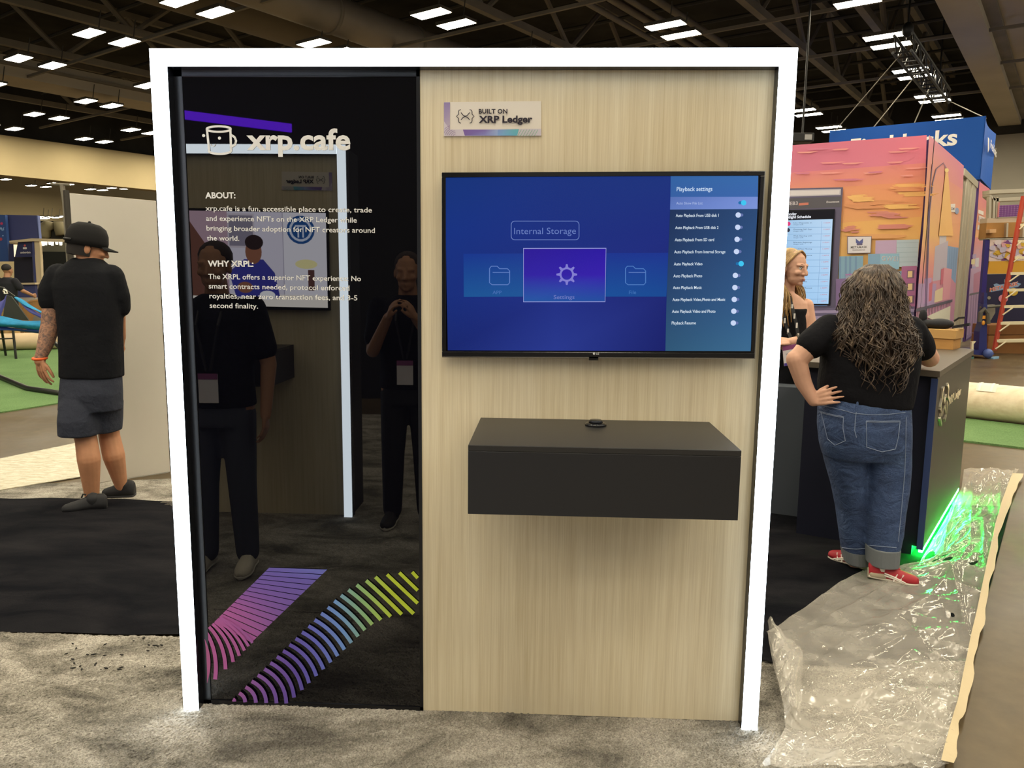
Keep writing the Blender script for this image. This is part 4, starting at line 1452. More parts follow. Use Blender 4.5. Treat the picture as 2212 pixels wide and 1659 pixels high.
# schedule screen on the mural booth
scr = thing('schedule_screen', 'tall lit schedule screen on the mural wall behind the blonde woman', 'screen', hall(AF - 0.05, -4))
SC2 = Plane(hall(AF - 0.09, 0), -EA)
MB().prism([SC2.p(*zm(q), -0.06) for q in ((60, 292), (636, 278), (598, 1075), (60, 1075))], -EA * 0.06).build('case', M_BEZ, scr)
sp2 = Print(SC2, 0.003, 0.0006)
sp2.poly(M((70, 300), (630, 285), (620, 362), (70, 375)), (16, 14, 22))
sp2.text('Monday', zm((215, 330)), zm((312, 326)), 5.4, (230, 232, 240), 0.03)
sp2.text('Spotlight Schedule', zm((196, 356)), zm((432, 350)), 5.4, (230, 232, 240), 0.03)
sp2.poly(M((70, 376), (614, 360), (578, 1068), (70, 1068)), None, [(150, 190, 226), (186, 214, 240), (168, 206, 240), (140, 190, 236)])
ROWT = ['Use Deposits in', 'Oncoming DeFi Days', 'Web Gaming with', 'Ethereum Beginnings', 'Web3 Meet Meeting', 'Social Creations', 'Moments', 'Go on to', 'To go', 'Community', 'Identity Moves', '', '']
for k in range(13):
    y = 395 + k * 54.5
    xr = 600 - k * 2.6
    sp2.line(M((230, y + 36), (xr, y + 34)), 0.7, (120, 160, 200))
    if ROWT[k]:
        sp2.text(ROWT[k], zm((285, y + 2)), zm((min(440, 300 + 11 * len(ROWT[k])), y + 1)), 2.6, (52, 60, 84), 0.0)
        sp2.text('stage talk', zm((285, y + 16)), zm((370, y + 15)), 2.2, (90, 110, 140), 0.0)
    sp2.text('11:00AM' if k < 4 else '1:30PM', zm((xr - 62, y + 2)), zm((xr - 8, y + 1)), 2.6, (200, 120, 130), 0.0)
sp2.disc(*zm((245, 400)), 4.5, (220, 60, 120)); sp2.disc(*zm((240, 452)), 4.5, (40, 44, 60))
sp2.line(M((524, 380), (486, 1060)), 0.7, (130, 165, 205))
sp2.build('screen_picture', M_SCREEN, scr)

# ---- hanging blue banner and its truss
ban = thing('hanging_banner', 'blue hanging banner box with white lettering above the mural booth', 'banner', hall(26, -3.3, 5))
M_BLUE = pm('banner_blue', '#1c50a0', 0.7, spec=0.2)
AB_, BB0, BB1 = 26.1, -5.57, -1.03
# front sheet, and an end that sweeps in a curve
mb = MB()
fa = [hall(AB_, BB0, 4.85), hall(AB_, BB1, 4.72), hall(AB_, BB1, 6.6), hall(AB_, BB0, 6.6)]
mb.prism(fa, EA * 0.03)
mb.build('front_face', M_BLUE, ban)
cv = []
for k in range(9):
    q = k / 8
    bb = BB1 + 0.10 * math.sin(q * math.pi) * -1.0
    cv.append((hall(AB_ + 3.6 * q, bb + 0.0, 4.72), hall(AB_ + 3.6 * q, bb, 6.6)))
mb = MB()
for k in range(8):
    mb.prism([cv[k][0], cv[k + 1][0], cv[k + 1][1], cv[k][1]], -EB * 0.03)
mb.build('end_face', pm('banner_blue_end', '#2159b0', 0.7, spec=0.2), ban)
MB().prism([hall(AB_, BB0, 4.8), hall(AB_, BB1, 4.75), hall(AB_ + 3.6, BB1, 4.75), hall(AB_ + 3.6, BB0, 4.8)], UP * 0.03).build('underside', M_BLUE, ban)
bp = Print(Plane(hall(AB_, 0), -EA), 0.01, 0.001)
bp.text('Fireblocks', (1836, 333), (2067, 312), 31, '#e8e6e0', 0.025)
bp.build('lettering', M_PRINT, ban)
be = Print(Plane(hall(0, BB1), EB), 0.03, 0.001)
be.text('Fireblocks', (2139, 318), (2152, 340), 13, '#e8e6e0', 0.02)
be.poly([(2134, 296), (2137, 300), (2137, 322), (2134, 330)], '#e8e6e0')
be.build('end_lettering', M_PRINT, ban)
trs = thing('lighting_truss', 'short black box truss hung above the blue banner', 'truss', hall(27, -3, 8.3))
M_TRB = pm('truss_black', '#1b1a19', 0.5, 0.4)
for db in (-0.24, 0.24):
    for dz in (8.15, 8.62):
        MB().tube([hall(23.4, -3.02 + db, dz), hall(31.5, -3.02 + db, dz)], 0.045, 8).build('chord', M_TRB, trs)
for k in range(14):
    a0 = 23.5 + 0.57 * k
    for db in (-0.24, 0.24):
        z0, z1 = (8.15, 8.62) if k % 2 else (8.62, 8.15)
        MB().tube([hall(a0, -3.02 + db, z0), hall(a0 + .57, -3.02 + db, z1)], 0.025, 6).build('lacing', M_TRB, trs)
    MB().tube([hall(a0, -3.26, 8.15), hall(a0, -2.78, 8.15)], 0.025, 6).build('rung', M_TRB, trs)
for a0 in (24.0, 30.5):
    MB().tube([hall(a0, -3.02, 8.62), hall(a0, -3.02, 12.6)], 0.03, 6).build('hoist_chain', M_TRB, trs)
    MB().ball(hall(a0, -3.02, 8.9), (0.16, 0.16, 0.22)).build('hoist', M_TRB, trs, smooth=True)
CABL = ['nearest the light frame', 'second from the light frame', 'third from the light frame', 'at the outer corner of the banner']
for k, (a0, b0, a1) in enumerate(((23.8, -3.1, -5.4), (26.5, -3.1, -4.2), (29.0, -3.1, -3.0), (31.2, -2.8, -1.05))):
    o = MB().tube([hall(a0, b0, 8.2), hall(AB_ + (0.02 if k < 3 else 0.3), a1, 6.58)], 0.018, 5).build('suspension_cable', pm('cable_grey', '#8b8578', 0.5, 0.5))
    tag(o, 'thin cable from truss to blue banner, ' + CABL[k], 'cable', 'cables holding the blue banner')
# dark projector-like speaker under the ceiling
spk = thing('ceiling_projector', 'dark projector hanging just right of the light frame', 'projector', hall(30, -9.5, 6))
c = Z0 = at(1738, 296, 20.0)
MB().frame_box(c + Vector((-0.35, 0, -0.12)), (0.62, 0, 0), (0, 0.5, 0), (0, 0, 0.24)).build('body', M_TRB, spk, bevel=0.02)
MB().tube([c + Vector((0.0, 0.2, 0.12)), c + Vector((0.0, 0.2, 8.5))], 0.03, 6).build('pole', M_TRB, spk)
MB().frame_box(c + Vector((0.0, -0.02, -0.07)), (0.2, 0, 0), (0, 0.02, 0), (0, 0, 0.14)).build('lens', pm('lens_pale', '#8c8a86', 0.3), spk)

# ---- structure at the far right: framed wall, quilt, dark panel, ladder, lift, boxes
YB = 16.5
def W(x, y): return at(x, y, YB)
def wp(name, pts, mat, parent, th=0.08):
    return MB().prism([W(*q) for q in pts], (0, th, 0)).build(name, mat, parent)
fw = thing('framed_booth', 'booth under construction with pale rails and wooden bays at the right edge', 'booth', at(2170, 760, YB))
wp('top_rail', N((735, 230), (1700, 190), (1700, 250), (735, 292)), M_ALU, fw, 0.3)
wp('second_rail', N((850, 360), (1700, 320), (1700, 375), (855, 415)), M_ALU, fw, 0.3)
wp('side_rail', N((735, 300), (790, 330), (860, 400), (850, 425), (735, 330)), M_ALU, fw, 0.3)
for x in (735, 800, 850):
    wp('upright', N((x, 340), (x + 36, 345), (x + 26, 690), (x - 14, 690)), M_ALU, fw, 0.12)
wp('middle_rail', N((700, 690), (1700, 650), (1700, 740), (690, 765)), pm('pinkish_rail', '#c0ac94', 0.6), fw, 0.3)
qp = Print(Plane((0, YB - 0.02, 0), (0, -1, 0)), 0.004, 0.002)
qp.poly(N((880, 430), (905, 430), (888, 670), (862, 670)), '#c9807e')
qp.poly(N((905, 480), (1265, 465), (1250, 655), (888, 670)), '#8a5a96')
for k in range(8):
    qp.line(N((905 + 48 * k, 480), (890 + 48 * k, 668)), 1.3, '#b089b4')
for k in range(6):
    qp.line(N((902 - 3 * k, 498 + 32 * k), (1262, 482 + 32 * k)), 1.3, '#6a3c7c')
qp.build('quilted_panel', M_PRINT, fw)
wp('wood_bays', N((690, 765), (1700, 740), (1700, 1000), (665, 1020)), pm('plywood', '#a4773f', 0.8, var=0.12, vscale=2), fw, 0.3)
for x in (975, 1240):
    wp('bay_divider', N((x, 770), (x + 30, 768), (x + 20, 1000), (x - 10, 1003)), M_ALU, fw, -0.1)
wp('wood_block', N((680, 875), (785, 872), (782, 930), (676, 935)), pm('pale_block', '#d3a878', 0.7), fw, -0.15)
wp('lower_rail', N((680, 1010), (1700, 985), (1700, 1030), (678, 1045)), M_ALU, fw, 0.3)
M_INDIGO = pm('indigo_panel', '#1d1a3c', 0.55)
wp('indigo_post', N((670, 1035), (740, 1030), (650, 2300), (570, 2300)), pm('indigo_post', '#2a1d70', 0.5), fw, 0.1)
wp('pattern_panel', N((745, 1040), (1700, 1020), (1700, 1375), (725, 1390)), pm('pattern_base', '#d8c4bc', 0.7), fw)
pp = Print(Plane((0, YB, 0), (0, -1, 0)), 0.004, 0.001)
rnd = random.Random(3)
for k in range(46):
    x, y = 790 + rnd.random() * 700, 1075 + rnd.random() * 270
    r = 4.5 + 4 * rnd.random()
    q = zn((x, y))
    a0 = rnd.random() * 6.28
    pp.poly([(q[0] + r * 1.4 * math.cos(a0 + t) * (1 if t < 3.15 else 0.35), q[1] + r * 0.8 * math.sin(a0 + t)) for t in [6.28 * i / 14 for i in range(14)]], rnd.choice(['#cfa0a8', '#d9cdd0', '#c9a43c', '#7a4a80', '#b9b0c4', '#dcb2a8', '#e3dcd8']))
pp.build('pattern_print', M_PRINT, fw)
wp('yellow_band', N((735, 1392), (1700, 1375), (1700, 1580), (700, 1595)), pm('mustard', '#cd9a2c', 0.6), fw, 0.1)
wp('dark_panel', [zo((700, 95)), zo((1700, 75)), zo((1700, 950)), zo((640, 950))], M_INDIGO, fw)
dp = Print(Plane((0, YB, 0), (0, -1, 0)), 0.006, 0.002)
O = lambda *p: [zo(q) for q in p]
dp.poly(O((800, 260), (850, 242), (900, 262), (1180, 222), (1250, 250), (1200, 300), (760, 384), (740, 360), (820, 300)), '#7f9cc0')
dp.text('METAMASK', zo((735, 378)), zo((1205, 268)), 7.5, '#e6b8a4', 0.05)
dp.text('METAMASK', zo((737, 376)), zo((1203, 266)), 6.6, '#b4483c', 0.0)
dp.disc(*zo((1125, 380)), 9.8, '#c9a83c', 8.4)
dp.disc(*zo((960, 490)), 10.4, '#d38a9a', 8.6)
dp.disc(*zo((728, 478)), 3.6, '#8f8a74')
dp.text('LOL', zo((975, 225)), zo((1060, 220)), 6.5, '#d8d4d0', 0.0)
dp.build('panel_print', M_PRINT, fw)
# big cartons
for nm, q, lab in (('a', ((770, 925), (1700, 900), (1700, 1010), (755, 1000)), 'top flap'),):
    pass
ca = thing('carton_stack', 'big brown cartons behind the red ladder at the right edge', 'carton', at(2180, 770, 15.2))
YC = 15.2
def WC(x, y): return at(x, y, YC)
for k, q in enumerate((((740, 925), (1700, 905), (1700, 1075), (722, 1080)), ((722, 1090), (1700, 1080), (1700, 1390), (700, 1390)))):
    MB().prism([WC(*zo(p)) for p in q], (0, 0.7, 0)).build('carton', pm('carton_%d' % k, ('#8a5f34', '#94683a')[k], 0.85, var=0.1, vscale=3), ca)
MB().prism([WC(*zo(p)) for p in ((830, 1180), (1700, 1165), (1700, 1200), (830, 1215))], (0, -0.02, 0)).build('packing_tape', pm('pale_tape', '#cdb488', 0.6), ca)
# ladder
YL = 14.6
def WL(x, y, dy=0): return at(x, y, YL + dy)
lad = thing('step_ladder', 'red step ladder with cream treads at the right edge', 'ladder', at(2190, 765, YL))
M_RED = pm('ladder_red', '#b4432c', 0.5)
M_TREAD = pm('ladder_cream', '#ddd2b0', 0.5)
MB().tube([WL(*zo((815, 1330))), WL(*zo((960, 560))), WL(*zo((1075, -20))), WL(*zn((1290, 330)))], 0.05, 8).build('rail', M_RED, lad)
MB().tube([WL(*zo((1960, 1360))), WL(*zo((1800, 300))), WL(*zn((1750, 330)))], 0.05, 8).build('rail', M_RED, lad)
MB().tube([WL(*zo((1500, 1300)), 0.4), WL(*zn((1500, 330)), 0.12)], 0.04, 8).build('rear_rail', M_TREAD, lad)
for y, x in ((1175, 860), (890, 920), (620, 975), (350, 1025), (80, 1080)):
    MB().prism([WL(*zo((x, y - 18)), -0.06), WL(*zo((1900, y - 34)), -0.06), WL(*zo((1900, y + 10)), -0.06), WL(*zo((x, y + 26)), -0.06)], (0, 0.12, 0)).build('tread', M_TREAD, lad)
    MB().tube([WL(*zo((x + 150, y + 10)), -0.07), WL(*zo((x - 25, y + 135)), -0.07)], 0.016, 6).build('brace', M_TREAD, lad)
for y, x in ((1310, 1150), (1045, 1200), (780, 1240)):
    MB().prism([WL(*zn((x, y)), -0.06), WL(*zn((1900, y - 16)), -0.06), WL(*zn((1900, y + 34)), -0.06), WL(*zn((x, y + 44)), -0.06)], (0, 0.12, 0)).build('tread', M_TREAD, lad)
    MB().tube([WL(*zn((x + 60, y + 20)), -0.07), WL(*zn((x - 20, y + 90)), -0.07)], 0.014, 6).build('brace', M_TREAD, lad)
# blue material lift
YM = 13.9
def WM(x, y, dy=0): return at(x, y, YM + dy)
lif = thing('material_lift', 'dark blue material lift with a tall mast beside the mural panel', 'lift', at(2120, 762, YM))
M_LIFT = pm('lift_blue', '#232a68', 0.45)
MB().prism([WM(*zo(q)) for q in ((640, 580), (700, 575), (690, 1330), (560, 1330), (575, 1030), (620, 900))], (0, 0.22, 0)).build('mast', M_LIFT, lif)
MB().prism([WM(*zo(q), 0.05) for q in ((650, 390), (700, 395), (690, 600), (640, 600))], (0, 0.12, 0)).build('inner_mast', M_LIFT, lif)
MB().prism([WM(*zo(q)) for q in ((480, 1330), (750, 1320), (820, 1390), (750, 1430), (480, 1400))], (0, 0.5, 0)).build('base_leg', M_LIFT, lif)
wh = WM(*zo((650, 790)), -0.05)
MB().tube([WM(*zo((575 + 0, 870)), -.03), WM(*zo((590, 720)), -.03), WM(*zo((650, 660)), -.03), WM(*zo((705, 730)), -.03), WM(*zo((712, 900)), -.03)], 0.045, 8).build('handle_hoop', pm('lift_grey', '#565349', 0.6), lif)
MB().prism([WM(*zo(q), -0.04) for q in ((615, 770), (672, 768), (668, 820), (612, 822))], (0, 0.03, 0)).build('warning_label', pm('label_amber', '#d9942c', 0.5), lif)
MB().ball(WM(*zo((635, 885)), -0.03), (0.035, 0.02, 0.05)).build('amber_light', pm('label_amber', '#d9942c', 0.5), lif, smooth=True)
MB().prism([WM(*zo(q), 0.25) for q in ((690, 600), (830, 590), (830, 720), (760, 840), (700, 860))], (0, 0.1, 0)).build('carriage_plate', pm('lift_plate', '#8c8474', 0.5, 0.4), lif)
MB().tube([WM(*zo((580, 640)), 0.1), WM(*zo((905, 610)), 0.1)], 0.03, 6).build('fork_bar', pm('lift_grey', '#565349', 0.6), lif)
MB().prism([WM(*zo(q), -0.02) for q in ((445, 1190), (520, 1185), (480, 1230), (470, 1410), (435, 1410))], (0, 0.06, 0)).build('cream_bracket', M_TREAD, lif)
MB().ball(WM(*zo((710, 1385)), -0.05), (0.10, 0.1, 0.10)).build('caster', pm('caster_blue', '#4a5f9c', 0.4), lif, smooth=True)
for nm, q, col, lab in (('floor_scrap', ((705, 1470), (800, 1455), (890, 1450), (885, 1468), (800, 1478)), '#7fa9c8', 'light blue scrap on the concrete in front of the lift'), ('floor_scrap', ((430, 1440), (475, 1440), (480, 1470), (435, 1475)), '#4f8078', 'teal scrap on the concrete left of the lift')):
    o = MB().prism([fl(*zo(p)) for p in q], UP * 0.03).build(nm, pm('scrap' + col, col, 0.6))
    tag(o, lab, 'scrap')

# ================================================================== left-hand side
# upright white board
brd = thing('white_board', 'tall plain white board standing upright beside the man in shorts', 'board', (-3.0, 3.15, 0))
a, b = Vector((-3.193, 2.952, 0)), Vector((-2.773, 3.38, 0))
d_ = (b - a).normalized()
n_ = Vector((-d_.y, d_.x, 0))
a = a - d_ * 0.0
hz = at(143, 417, a.y).z
MB().prism([a + UP * 0.006, b + UP * 0.006, b + UP * (hz - 0.012), a + UP * hz], n_ * 0.02).build('face_sheet', pm('white_board', '#cfc8ba', 0.6, var=0.03, vscale=1.5), brd, bevel=0.002)
MB().prism([a - d_ * 0.03 + n_ * 0.004 + UP * 0.005, a + n_ * 0.004 + UP * 0.005, a + n_ * 0.004 + UP * (hz + 0.02), a - d_ * 0.03 + n_ * 0.004 + UP * (hz + 0.02)], n_ * 0.05).build('edge_rail', pm('board_edge', '#3a352c', 0.6), brd)
MB().prism([b + n_ * 0.004 + UP * 0.005, b + d_ * 0.012 + n_ * 0.004 + UP * 0.005, b + d_ * 0.012 + n_ * 0.004 + UP * hz, b + n_ * 0.004 + UP * hz], n_ * 0.03).build('edge_rail', pm('board_edge', '#3a352c', 0.6), brd)

# navy booth in the distance
YN = 19.0
zk = zoom(0, 370, 8.73)
z2 = zoom(0, 550, 6.912)
def WN(p, dy=0.0): return at(p[0], p[1], YN + dy)
def np_(name, pts, mat, parent, zf=zk, dy=0.0, th=0.1):
    return MB().prism([WN(zf(q), dy) for q in pts], (0, th, 0)).build(name, mat, parent)
nb = thing('navy_booth', 'distant navy booth with a small logo sign and pale columns', 'booth', at(60, 690, YN))
M_NV = pm('booth_navy', '#3c4270', 0.6)
M_NV2 = pm('booth_navy_dark', '#272b52', 0.6)
M_CREAM = pm('booth_cream', '#c9b896', 0.7)
np_('tall_panel', ((110, 820), (690, 832), (735, 1290), (165, 1310)), M_NV, nb, dy=0.3)
np_('panel_edge', ((690, 832), (712, 840), (745, 1285), (725, 1290)), pm('booth_edge', '#6b78ae', 0.5), nb, dy=0.3)
np_('banner_strip', ((-60, 818), (95, 822), (165, 1700), (-60, 1700)), pm('banner_mid_blue', '#2d4c86', 0.6), nb, dy=0.1)
np_('beam', ((170, 1312), (600, 1265), (1262, 1280), (1262, 1332), (610, 1318), (175, 1345)), M_CREAM, nb, dy=-0.3, th=0.4)
np_('sign_board', ((338, 1332), (606, 1318), (625, 1612), (280, 1620)), M_NV2, nb, dy=-0.2)
sb = Print(Plane((0, YN - 0.2, 0), (0, -1, 0)), 0.01, 0.002)
sb.text('amberdata', zk((385, 1550)), zk((578, 1545)), 4.2, '#d8d2cc', 0.02)
sb.build('sign_lettering', M_PRINT, nb)
sb = Print(Plane((0, YN - 0.2, 0), (0, -1, 0)), 0.01, 0.002)
for q in ((468, 1400), (452, 1450), (486, 1450)):
    sb.disc(*zk(q), 2.4, '#d8d2cc' if q[1] > 1420 else '#c05a58')
sb.build('sign_emblem', M_PRINT, nb)
bs = Print(Plane((0, YN + 0.1, 0), (0, -1, 0)), 0.01, 0.002)
for q, c, r in (((30, 985), '#c0406a', 3), ((20, 1080), '#9ab4d8', 2.5), ((60, 1100), '#7fa0d0', 2), ((15, 1280), '#b04a5a', 3.4), ((55, 1215), '#8aa8d8', 1.6)):
    bs.disc(*zk(q), r, c)
bs.line([zk((5, 1060)), zk((40, 1120)), zk((75, 1060))], 1.6, '#8fb4e0')
bs.build('banner_print', M_PRINT, nb)
cm = NT('warm_glow'); cm.b.inputs['Emission Color'].default_value = (*lin('#ffe2b0'), 1); cm.b.inputs['Emission Strength'].default_value = 1.2
np_('lit_niche', ((255, 1382), (348, 1385), (350, 1425), (318, 1430), (325, 1610), (268, 1612)), cm.m, nb, dy=-0.1)
np_('dark_niche', ((165, 1370), (250, 1372), (275, 1700), (165, 1700)), M_NV2, nb, dy=0.05)
np_('column', ((600, 1320), (640, 1320), (668, 1700), (620, 1700)), M_NV, nb, dy=-0.25)
np_('pale_column', ((645, 1320), (742, 1325), (772, 1700), (668, 1700)), M_CREAM, nb, dy=-0.25)
np_('counter_front', ((90, 440), (520, 430), (540, 640), (90, 640)), M_NV, nb, zf=z2, dy=-0.4)
np_('counter_top', ((90, 425), (520, 418), (522, 445), (90, 450)), M_CREAM, nb, zf=z2, dy=-0.5, th=0.5)
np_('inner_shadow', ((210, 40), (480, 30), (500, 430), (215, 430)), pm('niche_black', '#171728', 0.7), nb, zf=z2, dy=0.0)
np_('lower_column', ((480, 0), (520, 0), (555, 640), (530, 640)), M_NV, nb, zf=z2, dy=-0.3)
np_('lower_pale_column', ((520, 0), (605, 0), (630, 640), (560, 640)), M_CREAM, nb, zf=z2, dy=-0.3)
bk = thing('back_partition', 'dim grey partition right of the navy booth, behind the pendant lights', 'partition', at(120, 640, YN + 3))
np_('dark_bay', ((730, 935), (1350, 935), (1350, 1290), (745, 1290)), pm('bay_dark', '#2d2c24', 0.8, var=0.4, vscale=0.8), bk, dy=3)
np_('grey_band', ((760, 1290), (1350, 1290), (1400, 1520), (775, 1515)), pm('bay_grey', '#7d7863', 0.8), bk, dy=3)
np_('black_drape', ((775, 1515), (1450, 1520), (1500, 2500), (800, 2500)), pm('drape_black', '#22241f', 0.9), bk, dy=2.9)
for q in ([(940, 950), (930, 1010), (850, 1060), (840, 1190), (790, 1210)], [(1130, 950), (1140, 1080), (1170, 1200)]):
    MB().tube([WN(zk(p), 2.9) for p in q], 0.19, 10).build('duct_bend', pm('bay_duct', '#8c8262', 0.7), bk, smooth=True)
M_TUBE_ = pm('cord_dark', '#3a362e', 0.7)
pend_m = NT('pendant_glow'); pend_m.b.inputs['Emission Color'].default_value = (1, 0.9, 0.7, 1); pend_m.b.inputs['Emission Strength'].default_value = 3.0
PN = ['leftmost, by the pale column', 'second from the pale column', 'third from the pale column', 'fourth from the pale column', 'fifth from the pale column', 'sixth from the pale column', 'rightmost, by the white board']
for k, q in enumerate(((690, 1310), (812, 1365), (862, 1350), (940, 1345), (985, 1360), (1070, 1340), (1145, 1355))):
    c = WN(zk(q), -0.12)
    o = thing('pendant_light', 'small bright pendant light beside the navy booth, ' + PN[k], 'lamp', c, group='pendant lights by the navy booth')
    MB().lathe([(0.045, 0.06), (0.03, -0.06)], c, 10).build('shade', pend_m.m, o)
    MB().tube([c + UP * 0.05, Vector((c.x, c.y, WN(zk((q[0], 1318)), -0.12).z))], 0.006, 5).build('cord', M_TUBE_, o)
for k, q in enumerate(((740, 865), (830, 893), (905, 868), (1050, 875), (1160, 855))):
    c = copy_tree(PROTO)
    c.location = at(*zk(q), 62.0 + 1.3 * k)
    c['label'] = 'tiny far ceiling light above the back partition'
    c['group'] = 'tiny far lights above the partition'
post = thing('thin_post', 'thin pale post rising above the corner of the white board', 'post', at(136, 400, 9))
MB().tube([at(134, 398, 9.0), at(140, 440, 9.0), at(165, 800, 9.0)], 0.035, 8).build('shaft', M_STEEL, post)
MB().tube([at(110, 397, 9.0), at(150, 399, 9.0)], 0.02, 6).build('arm', M_STEEL, post)

# cable reels
M_REEL = pm('reel_wood', '#9a7142', 0.8, var=0.15, vscale=4)
for k, (cx, cy, r, Y, lab) in enumerate(((48, 682, 40, 15.2, 'big wooden cable reel left of the second reel, behind the hammock'), (86, 680, 44, 14.6, 'big wooden cable reel nearer the man, behind the hammock'), (20, 700, 30, 15.8, 'wooden cable reel half hidden behind the hammock stand'))):
    c = at(cx, cy, Y)
    rad = (at(cx + r, cy, Y) - c).length
    c.z = rad + 0.002
    R_ = thing('cable_reel', lab, 'cable reel', (c.x, c.y, 0), group='cable reels behind the hammock')
    ax = (Vector((1, 0, 0)), UP, Vector((0, -1, 0)))
    for s in (0, 0.55):
        MB().lathe([(rad, 0), (rad, 0.06), (rad * 0.93, 0.07), (rad * 0.93, 0.06), (0.10, 0.06), (0.10, 0)], c + Vector((0, s, 0)), 28, ax).build('flange', M_REEL, R_)
    MB().lathe([(rad * 0.55, -0.5), (rad * 0.55, 0.0)], c, 20, ax).build('drum', pm('reel_cable', '#24221f', 0.7), R_)
    MB().lathe([(0.12, 0.06), (0.12, 0.09), (0.03, 0.09)], c, 16, ax).build('hub', M_STEEL, R_)

# cream carpet roll on the turf
cr = thing('carpet_roll', 'cream carpet roll lying on the turf behind the hammock', 'carpet roll', at(70, 765, 11.8))
a, b = fl(-160, 764), fl(260, 753)
dr = (b - a).normalized(); side = Vector((-dr.y, dr.x, 0)); r_ = 0.17
MB().tube([a + side * r_ + UP * (r_ + 0.016), b + side * r_ + UP * (r_ + 0.016)], r_, 28).build('roll', pm('roll_cream', '#cdb493', 0.75, var=0.06, vscale=4), cr)
smooth_by_angle(cr.children[0])
MB().tube([b + side * r_ + UP * (r_ + 0.016) - dr * 0.01, b + side * r_ + UP * (r_ + 0.016) + dr * 0.02], r_ * 0.3, 16).build('core', M_STEEL, cr)

# hammock on a black steel stand
YH = 8.2
def WH(x, y, dy=0.0): return at(x, y, YH + dy)
hm = thing('hammock', 'bright blue hammock with purple lining on a black steel stand', 'hammock', fl(60, 852))
M_TEAL = pm('hammock_blue', '#1f86b4', 0.7, bump=(30, 0.4, 0.02), var=0.15, vscale=9)
M_PUR = pm('hammock_purple', '#5b5ca8', 0.7, bump=(30, 0.4, 0.02))
def sling(name, top, bot, mat, bulge=0.12, n=14):
    vs, fs = [], []
    for i in range(n + 1):
        t = i / n
        p, q = WH(*samp(top, t)), WH(*samp(bot, t))
        for k in range(6):
            u = k / 5
            w = p.lerp(q, u)
            vs.append(w + Vector((0, -bulge * math.sin(u * math.pi), 0)) + UP * 0.012 * math.sin(9 * t + 4 * u))
    for i in range(n):
        for k in range(5):
            a_ = i * 6 + k
            fs.append((a_, a_ + 1, a_ + 7, a_ + 6))
    o = MB().add(vs, fs).build(name, mat, hm, smooth=True)
    return o
sling('near_sling', [(-60, 676), (0, 683), (50, 691), (100, 693), (160, 690)], [(-60, 700), (0, 706), (40, 710), (90, 714), (160, 710)], M_TEAL)
sling('near_hem', [(-60, 699), (0, 705), (40, 709), (90, 712), (160, 708)], [(-60, 708), (0, 714), (40, 717), (90, 719), (160, 715)], pm('hammock_hem', '#1f3a80', 0.7), 0.05)
sling('far_edge', [(35, 641), (60, 655), (100, 676), (160, 700)], [(38, 648), (62, 664), (100, 684), (160, 712)], M_TEAL, 0.05)
sling('lining', [(42, 650), (64, 664), (100, 684), (160, 712)], [(50, 660), (70, 680), (96, 692), (160, 720)], M_PUR, 0.03)
sling('left_lining', [(-30, 660), (0, 652), (14, 640), (16, 636)], [(-30, 700), (0, 690), (10, 660), (14, 640)], M_PUR, 0.03)
M_TUBE = pm('stand_black', '#262622', 0.45, 0.3)
MB().tube([WH(-80, 600, .3), WH(8, 622, .2), WH(20, 632, .1), WH(33, 641)], 0.012, 6).build('hanging_rope', M_TUBE, hm)
MB().tube([WH(8, 625), WH(14, 628), WH(16, 634), WH(10, 634), WH(7, 628)], 0.012, 6).build('hook_ring', pm('bright_steel', '#bdb7a6', 0.3, 0.8), hm)
MB().prism([WH(12, 638, .3), WH(24, 640, .3), WH(62, 692, .3), WH(6, 690, .3)], (0, 0.02, 0)).build('mesh_side', pm('mesh_grey', '#3a3c34', 0.8), hm)
fl1 = fl(-30, 808); fl2 = fl(60, 846); fl3 = fl(133, 857); fl4 = fl(240, 855)
MB().tube([fl(-90, 760) + UP * .25, fl1 + UP * 0.05, fl2 + UP * 0.045, fl3 + UP * 0.045, fl4 + UP * 0.06], 0.035, 10).build('stand_base', M_TUBE, hm, smooth=True)
MB().tube([WH(110, 733, .6), WH(137, 758, 0)], 0.03, 8).build('stand_arm', M_TUBE, hm, smooth=True)
stl = thing('black_stool', 'black metal stool with thin legs under the hammock at the left edge', 'stool', fl(10, 772))
YT = 11.0
def WT(x, y, dy=0.0): return at(x, y, YT + dy)
MB().prism([WT(-40, 708), WT(30, 708), WT(30, 713), WT(-40, 713)], (0, 0.4, 0)).build('seat', M_TUBE, stl)
for p, q, dy in (((28, 712), (35, 777), 0), ((4, 714), (13, 770), 0.3), ((-38, 712), (-44, 777), 0), ((-20, 712), (-28, 770), .3)):
    MB().tube([WT(*p, dy), fl(*q)], 0.022, 8).build('leg', M_TUBE, stl)
MB().tube([WT(-42, 733), WT(30, 731)], 0.014, 6).build('stretcher', M_TUBE, stl)

# crumbs on the carpet by the left post
cb = MB()
for k in range(26):
    x, y = 140 + RNG.random() * 210, 1378 + RNG.random() * 80
    p = fl(x, y)
    an = RNG.random() * 3.14; ln = 0.004 + 0.008 * RNG.random()
    dx, dy = math.cos(an) * ln, math.sin(an) * ln
    cb.prism([(p.x - dx, p.y - dy, .014), (p.x + dy * .4, p.y - dx * .4, .014), (p.x + dx, p.y + dy, .014), (p.x - dy * .4, p.y + dx * .4, .014)], UP * 0.004)
o = cb.build('carpet_crumbs', pm('crumb_black', '#17140f', 0.8))
tag(o, 'dark crumbs scattered on the grey carpet left of the kiosk', 'debris', kind='stuff')
for q in ((823, 1556), (856, 1558)):
    pass

